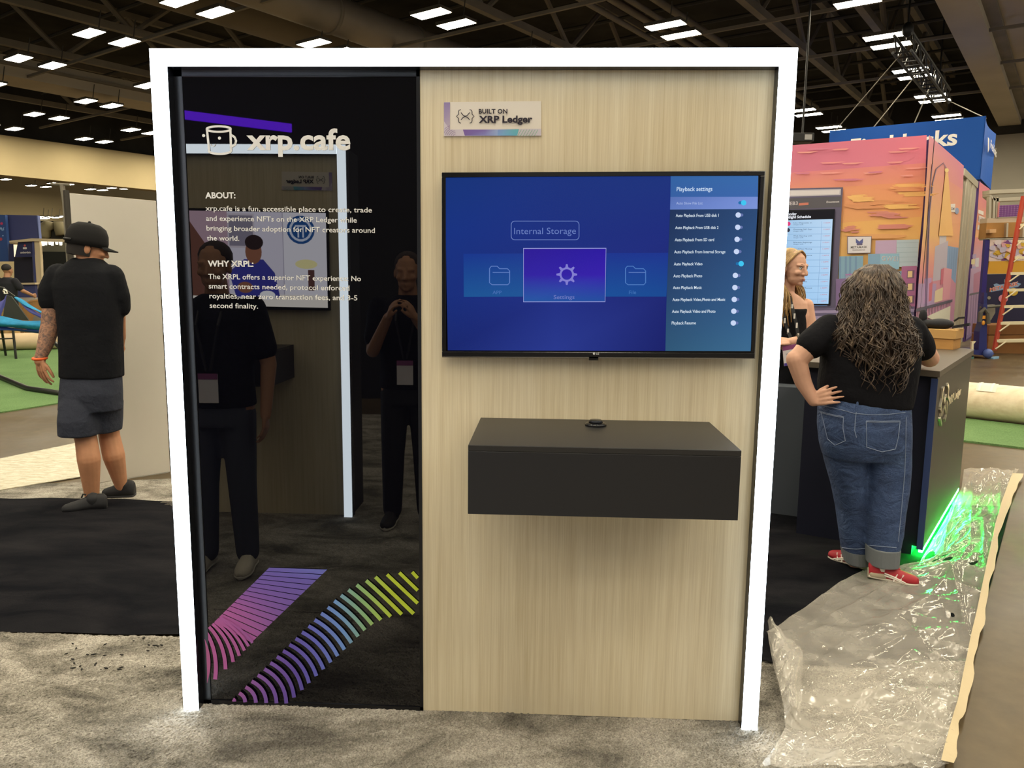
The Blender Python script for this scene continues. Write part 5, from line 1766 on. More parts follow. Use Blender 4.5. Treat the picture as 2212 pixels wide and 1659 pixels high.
# ================================================================== people
M_SKIN = pm('skin_tan', '#b98462', 0.55, spec=0.3, var=0.08, vscale=14)
M_SKIN2 = pm('skin_fair', '#d3a48c', 0.55, spec=0.3, var=0.06, vscale=14)
M_SKIN3 = pm('skin_warm', '#a87a5c', 0.55, spec=0.3)
t = NT('skin_tattooed')
f = t.noise(t.coord(), 26, 5, 0.65, 1.5)
c = t.ramp(f, [(0.40, lin('#6f5a52')), (0.50, lin('#9c7560')), (0.60, lin('#b98a6c'))])
t.l(c, t.b.inputs['Base Color']); t.b.inputs['Roughness'].default_value = 0.6
M_TATTOO = t.m
M_TEE = pm('black_cotton', '#15161a', 0.85, spec=0.15, bump=(9, 0.5, 0.03))
M_TEE2 = pm('black_cotton_b', '#131318', 0.85, spec=0.15, bump=(9, 0.5, 0.03))


def head(mb, c, f, s=1.0, up=UP, face=False):
    """cranium, jaw, nose, ears; f = facing direction"""
    c = Vector(c); f = Vector(f).normalized()
    r = f.cross(up).normalized(); u = r.cross(f).normalized()
    P = lambda x, y, z: c + r * x * s + f * y * s + u * z * s
    A = (r, f, u)
    mb.ball(P(0, -0.012, 0.030), (0.076 * s, 0.098 * s, 0.092 * s), A)
    mb.ball(P(0, 0.030, -0.010), (0.064 * s, 0.066 * s, 0.085 * s), A)
    mb.ball(P(0, 0.034, -0.060), (0.054 * s, 0.058 * s, 0.050 * s), A)
    mb.ball(P(0, 0.074, -0.092), (0.022 * s, 0.018 * s, 0.018 * s), A)
    mb.cone(P(0, 0.092, 0.012), P(0, 0.108, -0.028), 0.009 * s, 0.013 * s)
    mb.ball(P(0, 0.084, -0.060), (0.026 * s, 0.015 * s, 0.008 * s), A)
    mb.ball(P(0, 0.083, -0.070), (0.022 * s, 0.015 * s, 0.008 * s), A)
    for k in (-1, 1):
        mb.ball(P(0.076 * k, -0.012, -0.008), (0.010 * s, 0.020 * s, 0.032 * s), A)
        mb.ball(P(0.038 * k, 0.070, -0.022), (0.024 * s, 0.022 * s, 0.020 * s), A)
        mb.cone(P(0.016 * k, 0.088, 0.026), P(0.050 * k, 0.072, 0.026), 0.010 * s, 0.009 * s)
        mb.ball(P(0.013 * k, 0.096, -0.032), (0.009 * s, 0.010 * s, 0.007 * s), A)
    return P, A


def eyes(P, A, s, root, iris='#5a6a70'):
    for k in (-1, 1):
        MB().ball(P(0.031 * k, 0.078, 0.008), 0.0115 * s, A).build('eye', pm('eye_white', '#d8d0c8', 0.2), root, smooth=True)
        MB().ball(P(0.031 * k, 0.0865, 0.007), (0.0055 * s, 0.004 * s, 0.0055 * s), A).build('iris', pm('iris' + iris, iris, 0.2), root, smooth=True)
        MB().tube([P(0.020 * k, 0.0875, 0.013), P(0.031 * k, 0.0895, 0.018), P(0.043 * k, 0.082, 0.013)], 0.0018 * s, 6).build('lash', pm('lash', '#2c211c', 0.7), root, smooth=True)
        MB().tube([P(0.015 * k, 0.0935, 0.030), P(0.032 * k, 0.0865, 0.034), P(0.048 * k, 0.0755, 0.030)], [0.0022 * s, 0.0025 * s, 0.0012 * s], 6).build('eyebrow', pm('brow', '#6a4c38', 0.8), root, smooth=True)
    MB().ball(P(0, 0.098, -0.0635), (0.020 * s, 0.006 * s, 0.0035 * s), A).build('lip', pm('lip', '#a0605a', 0.4), root, smooth=True)
    MB().ball(P(0, 0.0965, -0.0715), (0.018 * s, 0.006 * s, 0.0045 * s), A).build('lip', pm('lip', '#a0605a', 0.4), root, smooth=True)


def hand(mb, w, d, n, side=1, s=1.0, curl=0.35, spread=0.05):
    """w wrist, d direction of the fingers, n back-of-hand normal, side: thumb on +/- (d x n)"""
    w, d = Vector(w), Vector(d).normalized()
    n = (Vector(n) - d * Vector(n).dot(d)).normalized()
    r = d.cross(n).normalized() * side
    L = [(0.034, 0.066, (0.040, 0.024, 0.020)), (0.012, 0.072, (0.044, 0.028, 0.022)), (-0.011, 0.068, (0.041, 0.026, 0.021)), (-0.032, 0.060, (0.032, 0.020, 0.018))]
    for k, (x, y, seg) in enumerate(L):
        base = w + (r * x * 0.75 + d * 0.012) * s
        kn = w + (r * x + d * y) * s
        mb.cone(base, kn, 0.0125 * s, 0.0108 * s, 10)
        dd = (d + r * spread * (1.5 - k)).normalized()
        p = kn
        a = curl * 0.5
        for q, l in enumerate(seg):
            a += curl * (1.0 if q else 0.4)
            dv = dd * math.cos(a) - n * math.sin(a)
            p2 = p + dv * l * s
            mb.cone(p, p2, (0.0092 - 0.001 * q) * s, (0.0086 - 0.0012 * q) * s, 8)
            p = p2
    t0 = w + (r * 0.020 + d * 0.018) * s
    t1 = w + (r * 0.046 + d * 0.048 - n * 0.012) * s
    t2 = t1 + (r * 0.012 + d * 0.034 - n * 0.012) * s
    t3 = t2 + (d * 0.026 - n * 0.010) * s
    mb.cone(t0, t1, 0.0145 * s, 0.0115 * s, 10); mb.cone(t1, t2, 0.0108 * s, 0.0095 * s, 8); mb.cone(t2, t3, 0.0095 * s, 0.008 * s, 8)


def loft(mb, rows, Y, th, n=28, tilt=0.0):
    """rows of (photo y, left x, right x[, depth shift[, half thickness]]) in the plane Y: an upright body with elliptical sections"""
    rings = []
    for row in rows:
        y, xl, xr = row[:3]
        dy = row[3] if len(row) > 3 else 0.0
        tk = row[4] if len(row) > 4 else th
        c = at((xl + xr) / 2, y, Y + dy)
        hw = (at(xr, y, Y + dy) - at(xl, y, Y + dy)).length / 2
        ring = []
        for k in range(n):
            q = 2 * math.pi * k / n
            cx, cs = math.cos(q), math.sin(q)
            e = 0.8
            px = math.copysign(abs(cx) ** e, cx) * hw
            py = math.copysign(abs(cs) ** e, cs) * tk
            ring.append(Vector((c.x + px, Y + dy + py, c.z)))
        rings.append(ring)
    if rings[0][0].z > rings[-1][0].z:
        rings.reverse()
    mb.rings(rings)


def shoe(root, heel, toe, width, up_m, sole_m, name='shoe', high=0.09, heel_m=None, rise=0.0):
    heel, toe = Vector(heel), Vector(toe)
    d = (toe - heel); L = d.length; d.normalize()
    s = Vector((-d.y, d.x, 0))
    prof = [(0.0, 0.62, 0.80), (0.06, 0.78, 0.98), (0.18, 0.84, 1.0), (0.34, 0.80, 0.98), (0.50, 0.86, 0.80), (0.66, 0.98, 0.62), (0.82, 0.92, 0.50), (0.94, 0.66, 0.40), (1.0, 0.34, 0.26)]
    so = MB(); up = MB(); rs, ru = [], []
    for t, w, h in prof:
        c = heel + d * (L * t)
        hw = width / 2 * w
        lift = rise * (1 - t)
        rs.append([c + s * hw * 1.06 * math.cos(q) * (1 if True else 0) + UP * (lift + 0.012 + 0.013 * math.sin(q)) for q in [2 * math.pi * k / 12 for k in range(12)]])
        hh = high * h
        ru.append([c + s * hw * (math.copysign(abs(math.cos(q)) ** 0.7, math.cos(q))) + UP * (lift + 0.022 + (hh * max(0, math.sin(q)) if math.sin(q) > 0 else -0.004)) for q in [2 * math.pi * k / 16 for k in range(16)]])
    u_ = up.rings(ru).build(name, up_m, root, smooth=True)
    so.rings(rs).build('sole', sole_m, u_, smooth=True)
    return u_, d, s, L


def strands(name, paths, mat, root, n=5):
    mb = MB()
    for pts, r0, r1 in paths:
        L = len(pts)
        mb.tube(pts, [r0 + (r1 - r0) * (i / (L - 1)) ** 1.5 for i in range(L)], n)
    return mb.build(name, mat, root, smooth=True)


# ---------------------------------------------------------------- man in cap and shorts
YMn = 2.45
man = thing('person', 'man in a black cap, black t-shirt and dark grey shorts, seen from behind', 'person', fl(215, 1098))
def A_(x, y, dy=0.0): return at(x, y, YMn + dy)
sk = MB()
fdir = Vector((0.80, 0.62, -0.18))
P, AX = head(sk, A_(190, 537), fdir, 1.10)
sk.cone(A_(186, 560, -0.02), A_(184, 590, 0.0), 0.062, 0.072)
loft(sk, [(585, 150, 224), (620, 140, 250), (700, 142, 252), (780, 142, 250), (840, 150, 244), (880, 156, 238)], YMn, 0.08)
sk.chain([A_(126, 606), A_(114, 668, -0.02), A_(108, 700, -0.02)], [0.050, 0.050, 0.052])
sk.chain([A_(240, 612, 0.02), A_(256, 675, 0.08), A_(260, 730, 0.22)], [0.04, 0.044, 0.036])
sk.chain([A_(160, 860, -0.06), A_(186, 950, -0.02), A_(192, 992, -0.05), A_(200, 1084, 0.0)], [0.07, 0.070, 0.074, 0.042])
sk.chain([A_(228, 860, 0.08), A_(236, 942, 0.16), A_(246, 985, 0.14), A_(262, 1050, 0.22)], [0.07, 0.070, 0.074, 0.042])
sk.cone(A_(260, 725, 0.21), A_(259, 745, 0.245), 0.036, 0.03)
hand(sk, A_(259, 742, 0.24), Vector((-0.1, 0.5, -1)), Vector((1, 0, 0)), -1, 1.0, 0.5)
body = sk.build('body', M_SKIN, man, remesh=0.0065, relax=3)
# tattooed left forearm, continuous with the sleeve end
ar = MB()
ar.chain([A_(114, 655, -0.02), A_(110, 698, -0.03), A_(100, 738, -0.06), A_(88, 772, -0.09)], [0.062, 0.060, 0.052, 0.036])
ar.build('tattooed_forearm', M_TATTOO, man, remesh=0.007)
hd = MB()
hand(hd, A_(86, 776, -0.095), Vector((0.06, -0.02, -1)), Vector((-0.45, -0.9, 0)), -1, 1.12, 0.26, 0.16)
hd.cone(A_(88, 768, -0.085), A_(86, 780, -0.095), 0.035, 0.034)
hd.build('hand', M_SKIN, man, remesh=0.0035, relax=1)
MB().tube([A_(86, 774, -0.09) + Vector((0.040 * math.cos(q), 0.036 * math.sin(q), 0.004 * math.sin(q))) for q in [2 * math.pi * k / 18 for k in range(18)]], 0.010, 8, loop=True).build('wristband', pm('orange_band', '#e8662a', 0.5), man, smooth=True)
te = MB()
loft(te, [(557, 162, 214, 0.0, 0.075), (570, 146, 228, 0, 0.105), (588, 126, 246, 0, 0.13), (620, 120, 254, 0, 0.15), (670, 130, 259, 0, 0.155), (720, 134, 258, 0, 0.15), (770, 136, 260, 0, 0.15), (814, 136, 261, 0, 0.15)], YMn, 0.14)
te.chain([A_(128, 596, 0), A_(112, 630, -0.02), A_(112, 650, -0.02)], [0.085, 0.084, 0.082])
te.chain([A_(240, 598, 0.02), A_(256, 640, 0.04), A_(260, 664, 0.06)], [0.085, 0.074, 0.066])
te.build('tshirt', M_TEE, man, remesh=0.010, relax=4)
shm = pm('shorts_grey', '#3a3d48', 0.85, spec=0.15, bump=(8, 0.6, 0.04))
so_ = MB()
loft(so_, [(806, 139, 257, 0, 0.135), (850, 136, 258, 0, 0.15), (885, 134, 258, 0.02, 0.15)], YMn, 0.14)
loft(so_, [(830, 148, 210, -0.02, 0.10), (870, 137, 213, -0.03, 0.13), (905, 133, 212, -0.05, 0.13), (940, 133, 210, -0.05, 0.12)], YMn, 0.12)
loft(so_, [(830, 200, 248, 0.02, 0.10), (870, 203, 257, 0.05, 0.13), (905, 206, 256, 0.10, 0.13), (931, 208, 255, 0.12, 0.12)], YMn, 0.12)
so_.build('shorts', shm, man, remesh=0.010, relax=3)
# cap
cp = MB()
cap_m = pm('cap_black', '#1b1a1a', 0.8, spec=0.2)
r_, f_, u_ = AX
c0 = P(0, -0.010, 0.045)
cp.rings([[c0 + r_ * 0.094 * k * math.cos(q) * 1.10 + f_ * 0.116 * k * math.sin(q) * 1.10 + u_ * z * 1.05 for q in [2 * math.pi * i / 28 for i in range(28)]] for k, z in ((1.0, -0.035), (1.02, 0.0), (0.97, 0.045), (0.82, 0.085), (0.52, 0.108), (0.05, 0.115))])
cp_ = cp.build('cap', cap_m, man, smooth=True)
br = MB()
rows = []
for i in range(11):
    q = -0.95 + 1.9 * i / 10
    e = c0 + r_ * 0.100 * math.sin(q) + f_ * 0.118 * math.cos(q) - u_ * 0.02
    o2 = c0 + r_ * 0.098 * math.sin(q) + f_ * (0.118 * math.cos(q) + 0.075 * math.cos(q * 1.2)) - u_ * (0.035 + 0.02 * (1 - math.cos(q)))
    rows.append([e, o2, o2 - u_ * 0.006, e - u_ * 0.006])
br.rings(rows).build('brim', cap_m, cp_)
MB().ball(c0 + u_ * 0.121, 0.010).build('button', cap_m, cp_, smooth=True)
MB().tube([c0 + r_ * 0.105 * math.sin(q) - f_ * 0.131 * math.cos(q) - u_ * 0.012 for q in [-0.7 + 1.4 * i / 10 for i in range(11)]], 0.009, 6).build('strap', pm('cap_strap', '#0e0e10', 0.5), cp_, smooth=True)
hr = MB()
hr.rings([[P(0, -0.014, 0) + r_ * 0.088 * k * math.cos(q) + f_ * 0.110 * k * math.sin(q) + u_ * z for q in [math.pi * (0.93 + 1.14 * i / 16) for i in range(17)] + [math.pi * (2.07 - 1.14 * i / 16) for i in range(17)][:0]] for k, z in ((0.95, -0.055), (1.0, -0.02), (1.01, 0.03))], close=False)
hr.build('hair', pm('hair_black', '#1d1714', 0.8), man, smooth=True)
SH, SO = pm('trainer_black', '#17171a', 0.7), pm('trainer_sole', '#26262a', 0.6)
for hq, tq, rz in (((232, 1102), (135, 1110), 0), ((292, 1072), (222, 1074), 0)):
    u, d, s, L = shoe(man, fl(*hq), fl(*tq), 0.10, SH, SO, 'trainer', 0.10)
    MB().tube([Vector(u.data.vertices[0].co) * 0 + fl(*hq) + d * L * 0.45 + UP * 0.12, fl(*hq) + d * L * 0.52 + UP * 0.125, fl(*hq) + d * L * 0.56 + UP * 0.10], 0.006, 6).build('laces', SH, u)
    MB().cone(fl(*hq) + d * L * 0.31 + UP * 0.06, fl(*hq) + d * L * 0.31 + UP * 0.085, 0.040, 0.046).build('sock', SH, man, smooth=True)

# ---------------------------------------------------------------- woman with long curly hair, from behind
YW = 1.55
wom = thing('person', 'woman with long curly hair, black t-shirt, rolled jeans and red sneakers', 'person', fl(1885, 1245))
def B_w(x, y, dy=0.0): return at(x, y, YW + dy)
sk = MB()
head(sk, B_w(1890, 640, 0.03), Vector((-0.2, 0.95, -0.25)), 1.0)
sk.cone(B_w(1888, 670, 0.03), B_w(1885, 705, 0.02), 0.058, 0.07)
loft(sk, [(700, 1830, 1945), (740, 1800, 1965), (800, 1790, 1960), (860, 1790, 1950), (920, 1790, 1945)], YW, 0.12)
sk.chain([B_w(1785, 715, 0.0), B_w(1752, 745, -0.02), B_w(1722, 778, -0.03)], [0.075, 0.062, 0.053])
sk.chain([B_w(1720, 776, -0.03), B_w(1735, 825, -0.04), B_w(1757, 866, -0.07)], [0.053, 0.044, 0.030])
hand(sk, B_w(1757, 864, -0.07), Vector((1.0, -0.72, 0.42)), Vector((-0.6, -0.8, 0.15)), -1, 0.98, 0.12, 0.08)
sk.chain([B_w(1962, 716, 0.0), B_w(1996, 752, 0.04), B_w(2008, 774, 0.12)], [0.050, 0.050, 0.050])
sk.chain([B_w(2008, 774, 0.12), B_w(1990, 772, 0.36)], [0.050, 0.036])
hand(sk, B_w(1988, 771, 0.38), Vector((-0.5, 1, 0.02)), Vector((0, 0, 1)), 1, 0.95, 0.2)
sk.chain([B_w(1840, 900, 0.0), B_w(1842, 1040, 0.03), B_w(1848, 1180, 0.07), B_w(1847, 1225, 0.07)], [0.08, 0.06, 0.045, 0.036])
sk.chain([B_w(1905, 900, 0.0), B_w(1908, 1040, -0.04), B_w(1905, 1180, -0.09), B_w(1902, 1235, -0.10)], [0.08, 0.06, 0.045, 0.036])
sk.build('body', M_SKIN2, wom, remesh=0.0055, relax=2)
te = MB()
loft(te, [(682, 1845, 1935, 0.02, 0.10), (695, 1802, 1968, 0, 0.13), (715, 1782, 1985, 0, 0.15), (750, 1776, 1984, 0, 0.17), (790, 1775, 1980, 0, 0.18), (825, 1770, 1974, 0, 0.18), (845, 1770, 1970, 0, 0.185), (862, 1778, 1966, 0, 0.185), (876, 1808, 1962, 0, 0.18)], YW, 0.16)
te.chain([B_w(1792, 712, 0), B_w(1760, 737, -0.02), B_w(1753, 744, -0.02)], [0.085, 0.080, 0.080])
te.chain([B_w(1966, 714, 0), B_w(1988, 742, 0.03), B_w(1993, 754, 0.05)], [0.080, 0.070, 0.066])
te.build('tshirt', M_TEE2, wom, remesh=0.010, relax=4)
t = NT('denim')
v = t.coord()
f = t.noise(v, 7, 5, 0.6, 0.6); g = t.noise(t.coord((1, 1, 3)), 180, 2)
c = t.ramp(f, [(0.32, lin('#1f2f52')), (0.55, lin('#31466f')), (0.75, lin('#4a6188'))])
t.l(t.mix(0.35, c, t.ramp(g, [(0.35, lin('#1b2746')), (0.65, lin('#5d739b'))])), t.b.inputs['Base Color'])
t.b.inputs['Roughness'].default_value = 0.85
t.bump(t.noise(t.coord((1, 1, 1.6)), 9, 4, 0.6, 0.8), 0.55, 0.04)
M_DENIM = t.m
je = MB()
loft(je, [(848, 1778, 1956, 0, 0.165), (880, 1771, 1960, -0.01, 0.18), (920, 1770, 1961, -0.02, 0.19), (960, 1774, 1961, -0.02, 0.185), (985, 1780, 1960, -0.01, 0.17)], YW, 0.17)
loft(je, [(960, 1778, 1868, 0.0, 0.15), (1000, 1786, 1866, 0.01, 0.14), (1050, 1800, 1868, 0.02, 0.125), (1100, 1810, 1870, 0.05, 0.12), (1150, 1816, 1872, 0.06, 0.105), (1190, 1821, 1874, 0.07, 0.095)], YW, 0.12)
loft(je, [(960, 1862, 1960, -0.02, 0.15), (1000, 1866, 1961, -0.03, 0.14), (1050, 1868, 1958, -0.04, 0.13), (1100, 1871, 1950, -0.06, 0.12), (1150, 1874, 1946, -0.08, 0.105), (1188, 1876, 1938, -0.09, 0.095)], YW, 0.12)
jeans = je.build('jeans', M_DENIM, wom, remesh=0.009, relax=2)
cuf = pm('denim_cuff', '#6f7478', 0.85, bump=(60, 0.2, 0.004))
for rows in ([(1184, 1820, 1874, 0.07, 0.098), (1213, 1824, 1872, 0.07, 0.096)], [(1179, 1874, 1940, -0.09, 0.10), (1217, 1875, 1936, -0.09, 0.098)]):
    m_ = MB(); loft(m_, rows, YW, 0.1)
    m_.build('cuff', cuf, wom, smooth=False, bevel=0.006)
# seams and pockets
JT = bvh(jeans)
sm = pm('denim_thread', '#8593ae', 0.8)
def seam(name, pts, r=0.0018):
    dense = []
    for a, b in zip(pts, pts[1:]):
        dense += [(a[0] + (b[0] - a[0]) * k / 6, a[1] + (b[1] - a[1]) * k / 6) for k in range(6)]
    dense.append(pts[-1])
    q = [on_skin(JT, x, y, 0.0015) for x, y in dense]
    q = [p for p in q if p is not None]
    if len(q) > 3:
        MB().tube(q, r, 5).build(name, sm, wom)
seam('yoke_seam', [(1776, 876), (1820, 886), (1845, 893), (1880, 896), (1920, 895), (1955, 891)])
seam('centre_seam', [(1851, 882), (1848, 900), (1846, 930), (1850, 945)])
for dd in (0, 2.2):
    seam('pocket_edge', [(1772, 889 + dd), (1800, 896 + dd), (1822, 900 + dd)])
    seam('pocket_edge', [(1871, 909 + dd), (1905, 910 + dd), (1944, 909 + dd)])
seam('pocket', [(1822, 900), (1821, 925), (1826, 952), (1804, 962), (1788, 948), (1774, 889)])
seam('pocket', [(1871, 910), (1872, 966), (1905, 976), (1934, 970), (1940, 945), (1944, 909)])
seam('side_seam', [(1957, 900), (1956, 960), (1954, 1020), (1947, 1100), (1940, 1170)])
p_ = on_skin(JT, 1850, 890, 0.001)
MB().tube([on_skin(JT, 1852, 868, 0.004) or p_ + UP * 0.05, p_], 0.006, 6).build('belt_loop', M_DENIM, wom)
for rows_, nm in (([(1820, 1183), (1835, 1185), (1850, 1186), (1872, 1184)], 'cuff_seam'), ([(1876, 1178), (1890, 1179), (1915, 1181), (1936, 1183)], 'cuff_seam')):
    seam(nm, rows_, 0.002)
# shoes
RED, SUEDE, SOL = pm('sneaker_red', '#a8202c', 0.6), pm('sneaker_suede', '#b0a38c', 0.8), pm('sneaker_sole', '#e2d8c8', 0.6)
WHT = pm('sneaker_white', '#e6ddd2', 0.5)
for hq, tq, sd in (((1868, 1240), (1806, 1214), 1), ((1874, 1256), (1968, 1268), -1)):
    h_, t_ = fl(*hq), fl(*tq)
    d0 = (t_ - h_).normalized()
    t_ = h_ + d0 * max(0.245, (t_ - h_).length)
    u, d, s, L = shoe(wom, h_ + UP * 0.01, t_ + UP * 0.01, 0.092, RED, SOL, 'sneaker', 0.072, rise=0.02)
    MB().rings([[h_ + d * L * t0 + s * 0.0475 * w * math.cos(q) + UP * (0.052 + 0.028 * math.sin(q)) for q in [2 * math.pi * k / 14 for k in range(14)]] for t0, w in ((-0.01, 0.55), (0.06, 0.86), (0.2, 0.92), (0.34, 0.90))]).build('heel_counter', SUEDE, u, smooth=True)
    for sg in (-1, 1):
        e = s * sg
        MB().tube([h_ + d * L * a + e * (0.045 * w) + UP * z for a, w, z in ((0.30, 0.93, 0.072), (0.5, 0.93, 0.056), (0.72, 1.0, 0.034))], 0.0045, 6).build('side_stripe', WHT, u)
        MB().tube([h_ + d * L * a + e * (0.045 * w) + UP * z for a, w, z in ((0.30, 0.93, 0.060), (0.55, 0.93, 0.044), (0.66, 1.0, 0.032))], 0.0045, 6).build('side_stripe', WHT, u)
        for a0 in (0.50, 0.62):
            MB().tube([h_ + d * L * (a0 + 0.06) + e * (0.032) + UP * 0.072, h_ + d * L * (a0 - 0.02) + e * 0.046 + UP * 0.034], 0.0045, 6).build('cross_stripe', WHT, u)
    MB().cone(h_ + d * L * 0.26 + UP * 0.075, h_ + d * L * 0.24 + UP * 0.11, 0.036, 0.034).build('sock', WHT, wom, smooth=True)
    MB().ball(h_ + d * L * 0.52 + UP * 0.088, (0.03, 0.016, 0.012)).build('lace_bow', RED, u, smooth=True)
# curly hair: a core and several hundred waving locks
t = NT('curly_brown_hair')
f = t.noise(t.coord((1, 1, 0.3)), 40, 4, 0.6)
t.l(t.ramp(f, [(0.3, lin('#221812')), (0.52, lin('#43342a')), (0.74, lin('#8f7c68'))]), t.b.inputs['Base Color'])
t.b.inputs['Roughness'].default_value = 0.45
M_CURL = t.m
hc = MB()
loft(hc, [(576, 1870, 1925, 0.03, 0.05), (590, 1853, 1940, 0.03, 0.09), (620, 1842, 1950, 0.02, 0.115), (660, 1838, 1952, 0.0, 0.12), (700, 1836, 1955, -0.06, 0.10), (740, 1840, 1955, -0.12, 0.06), (790, 1865, 1940, -0.155, 0.03)], YW, 0.1)
hc.build('hair_core', M_CURL, wom, remesh=0.012, relax=4)
rows = [(573, 1878, 1918, 0.03, 0.04), (588, 1858, 1938, 0.03, 0.09), (620, 1839, 1953, 0.02, 0.125), (660, 1833, 1958, 0.0, 0.135), (695, 1826, 1964, -0.05, 0.125), (725, 1816, 1980, -0.08, 0.115), (760, 1824, 1982, -0.09, 0.11), (800, 1846, 1962, -0.095, 0.11), (850, 1866, 1942, -0.10, 0.105)]
def hair_pt(u, v):
    v = min(max(v, 0), 0.999) * (len(rows) - 1)
    i = int(v); k = v - i
    a, b = rows[i], rows[i + 1]
    q = [a[j] + (b[j] - a[j]) * k for j in range(5)]
    c = at((q[1] + q[2]) / 2, q[0], YW + q[3] - 0.4 * q[4])
    hw = (at(q[2], q[0], YW + q[3]) - at(q[1], q[0], YW + q[3])).length / 2
    return Vector((c.x + hw * math.sin(u), YW + q[3] - q[4] * math.cos(u), c.z))
hrnd = random.Random(21)
paths = []
for k in range(720):
    u0 = hrnd.uniform(-1.9, 1.9)
    v0 = hrnd.uniform(0.0, 0.62) if k % 4 else 0.0
    ln = hrnd.uniform(0.22, 0.50)
    end = min(0.985, v0 + ln)
    if abs(u0) > 1.0:
        end = min(end, hrnd.uniform(0.66, 0.86))
    fr = hrnd.uniform(10, 22) * (end - v0) / 0.4
    amp, p1 = hrnd.uniform(0.012, 0.032), hrnd.uniform(0, 6.28)
    sp = hrnd.choice((-1, 1))
    n = 22
    pts = []
    du = hrnd.uniform(-0.45, 0.45)
    lift = hrnd.uniform(0.0, 0.022)
    for i in range(n + 1):
        t_ = i / n
        v = v0 + (end - v0) * t_
        b = hair_pt(u0 + du * t_, v)
        w = amp * min(1.0, 0.15 + 1.3 * v) * (0.3 + 0.7 * t_)
        out = Vector((math.sin(u0), -math.cos(u0), 0)) * (0.002 + lift * t_)
        side_ = Vector((math.cos(u0), math.sin(u0), 0))
        a_ = fr * t_ + p1
        pts.append(b + out + side_ * w * math.sin(a_) + Vector((math.sin(u0), -math.cos(u0), 0)) * w * 0.8 * math.cos(a_) * sp + UP * w * 0.5 * math.sin(a_ + 1.0))
    paths.append((pts, hrnd.uniform(0.0035, 0.0075), 0.0012))
o = strands('hair_locks', paths, M_CURL, wom)
o['kind'] = 'stuff'

# ---------------------------------------------------------------- blonde woman behind the desk
YBl = 2.95
blo = thing('person', 'blonde woman in a black dress with a lanyard, behind the low desk', 'person', fl(1705, 1098))
def B_b(x, y, dy=0.0): return at(x, y, YBl + dy)
sk = MB()
fdir = Vector((0.62, -0.78, -0.12)).normalized()
Pb, Ab = head(sk, B_b(1712, 579), fdir, 1.06)
sk.cone(B_b(1702, 605, 0.03), B_b(1698, 640, 0.05), 0.050, 0.056)
loft(sk, [(632, 1688, 1714, 0.04, 0.06), (642, 1672, 1730, 0.04, 0.075), (654, 1658, 1742, 0.04, 0.09), (680, 1655, 1746, 0.04, 0.11), (730, 1662, 1738, 0.04, 0.11), (780, 1664, 1736, 0.04, 0.11), (830, 1656, 1748, 0.04, 0.13), (900, 1658, 1745, 0.04, 0.12)], YBl, 0.1)
sk.chain([B_b(1742, 660, 0.04), B_b(1750, 705, 0.02), B_b(1752, 738, -0.04)], [0.050, 0.044, 0.040])
sk.chain([B_b(1752, 738, -0.04), B_b(1725, 736, -0.20), B_b(1706, 738, -0.24)], [0.040, 0.034, 0.027])
hand(sk, B_b(1704, 738, -0.245), Vector((-1, -0.15, 0.05)), Vector((0.0, -0.6, 0.8)), 1, 0.95, 0.3)
sk.chain([B_b(1658, 660, 0.04), B_b(1650, 710, -0.02), B_b(1656, 742, -0.08)], [0.050, 0.044, 0.040])
sk.chain([B_b(1656, 742, -0.08), B_b(1690, 744, -0.2), B_b(1730, 770, -0.22)], [0.040, 0.034, 0.027])
hand(sk, B_b(1735, 775, -0.22), Vector((0.8, 0, -0.6)), Vector((0.2, -0.6, 0.6)), 1, 0.95, 0.3)
for x in (1680, 1722):
    sk.chain([B_b(x, 860, 0.05), B_b(x, 975, 0.05), B_b(x, 1082, 0.06)], [0.09, 0.06, 0.04])
sk.build('body', M_SKIN2, blo, remesh=0.005, relax=2)
eyes(Pb, Ab, 1.06, blo)
dr_ = MB()
loft(dr_, [(666, 1662, 1742, 0.04, 0.115), (700, 1662, 1740, 0.04, 0.125), (740, 1662, 1738, 0.04, 0.12), (790, 1660, 1740, 0.04, 0.125), (850, 1652, 1752, 0.04, 0.145), (930, 1655, 1748, 0.04, 0.13)], YBl, 0.12)
dr_.chain([B_b(1668, 672, -0.02), B_b(1672, 650, 0.03)], [0.022, 0.018]).chain([B_b(1734, 672, -0.02), B_b(1730, 650, 0.03)], [0.022, 0.018])
dr_.build('dress', M_TEE, blo, remesh=0.010, relax=3)
for x in (1680, 1722):
    h_ = B_b(x, 1082, 0.09); h_.z = 0.02
    shoe(blo, h_, h_ + Vector((0.12, -0.2, 0)), 0.085, pm('flat_black', '#18181c', 0.5), pm('flat_sole', '#101012', 0.6), 'flat_shoe', 0.06)
t = NT('blonde_hair')
f = t.noise(t.coord((1, 1, 0.2)), 50, 4, 0.6)
t.l(t.ramp(f, [(0.3, lin('#6a4f35')), (0.55, lin('#a5824f')), (0.75, lin('#cfae74'))]), t.b.inputs['Base Color'])
t.b.inputs['Roughness'].default_value = 0.4
M_BLON = t.m
rb, fb, ub = Ab
hc = MB()
hc.ball(Pb(0, -0.035, 0.045), (0.090, 0.100, 0.092), Ab)
hc.ball(Pb(0, -0.075, -0.03), (0.080, 0.06, 0.11), Ab)
hc.build('hair_core', M_BLON, blo, remesh=0.010, relax=3)
paths = []
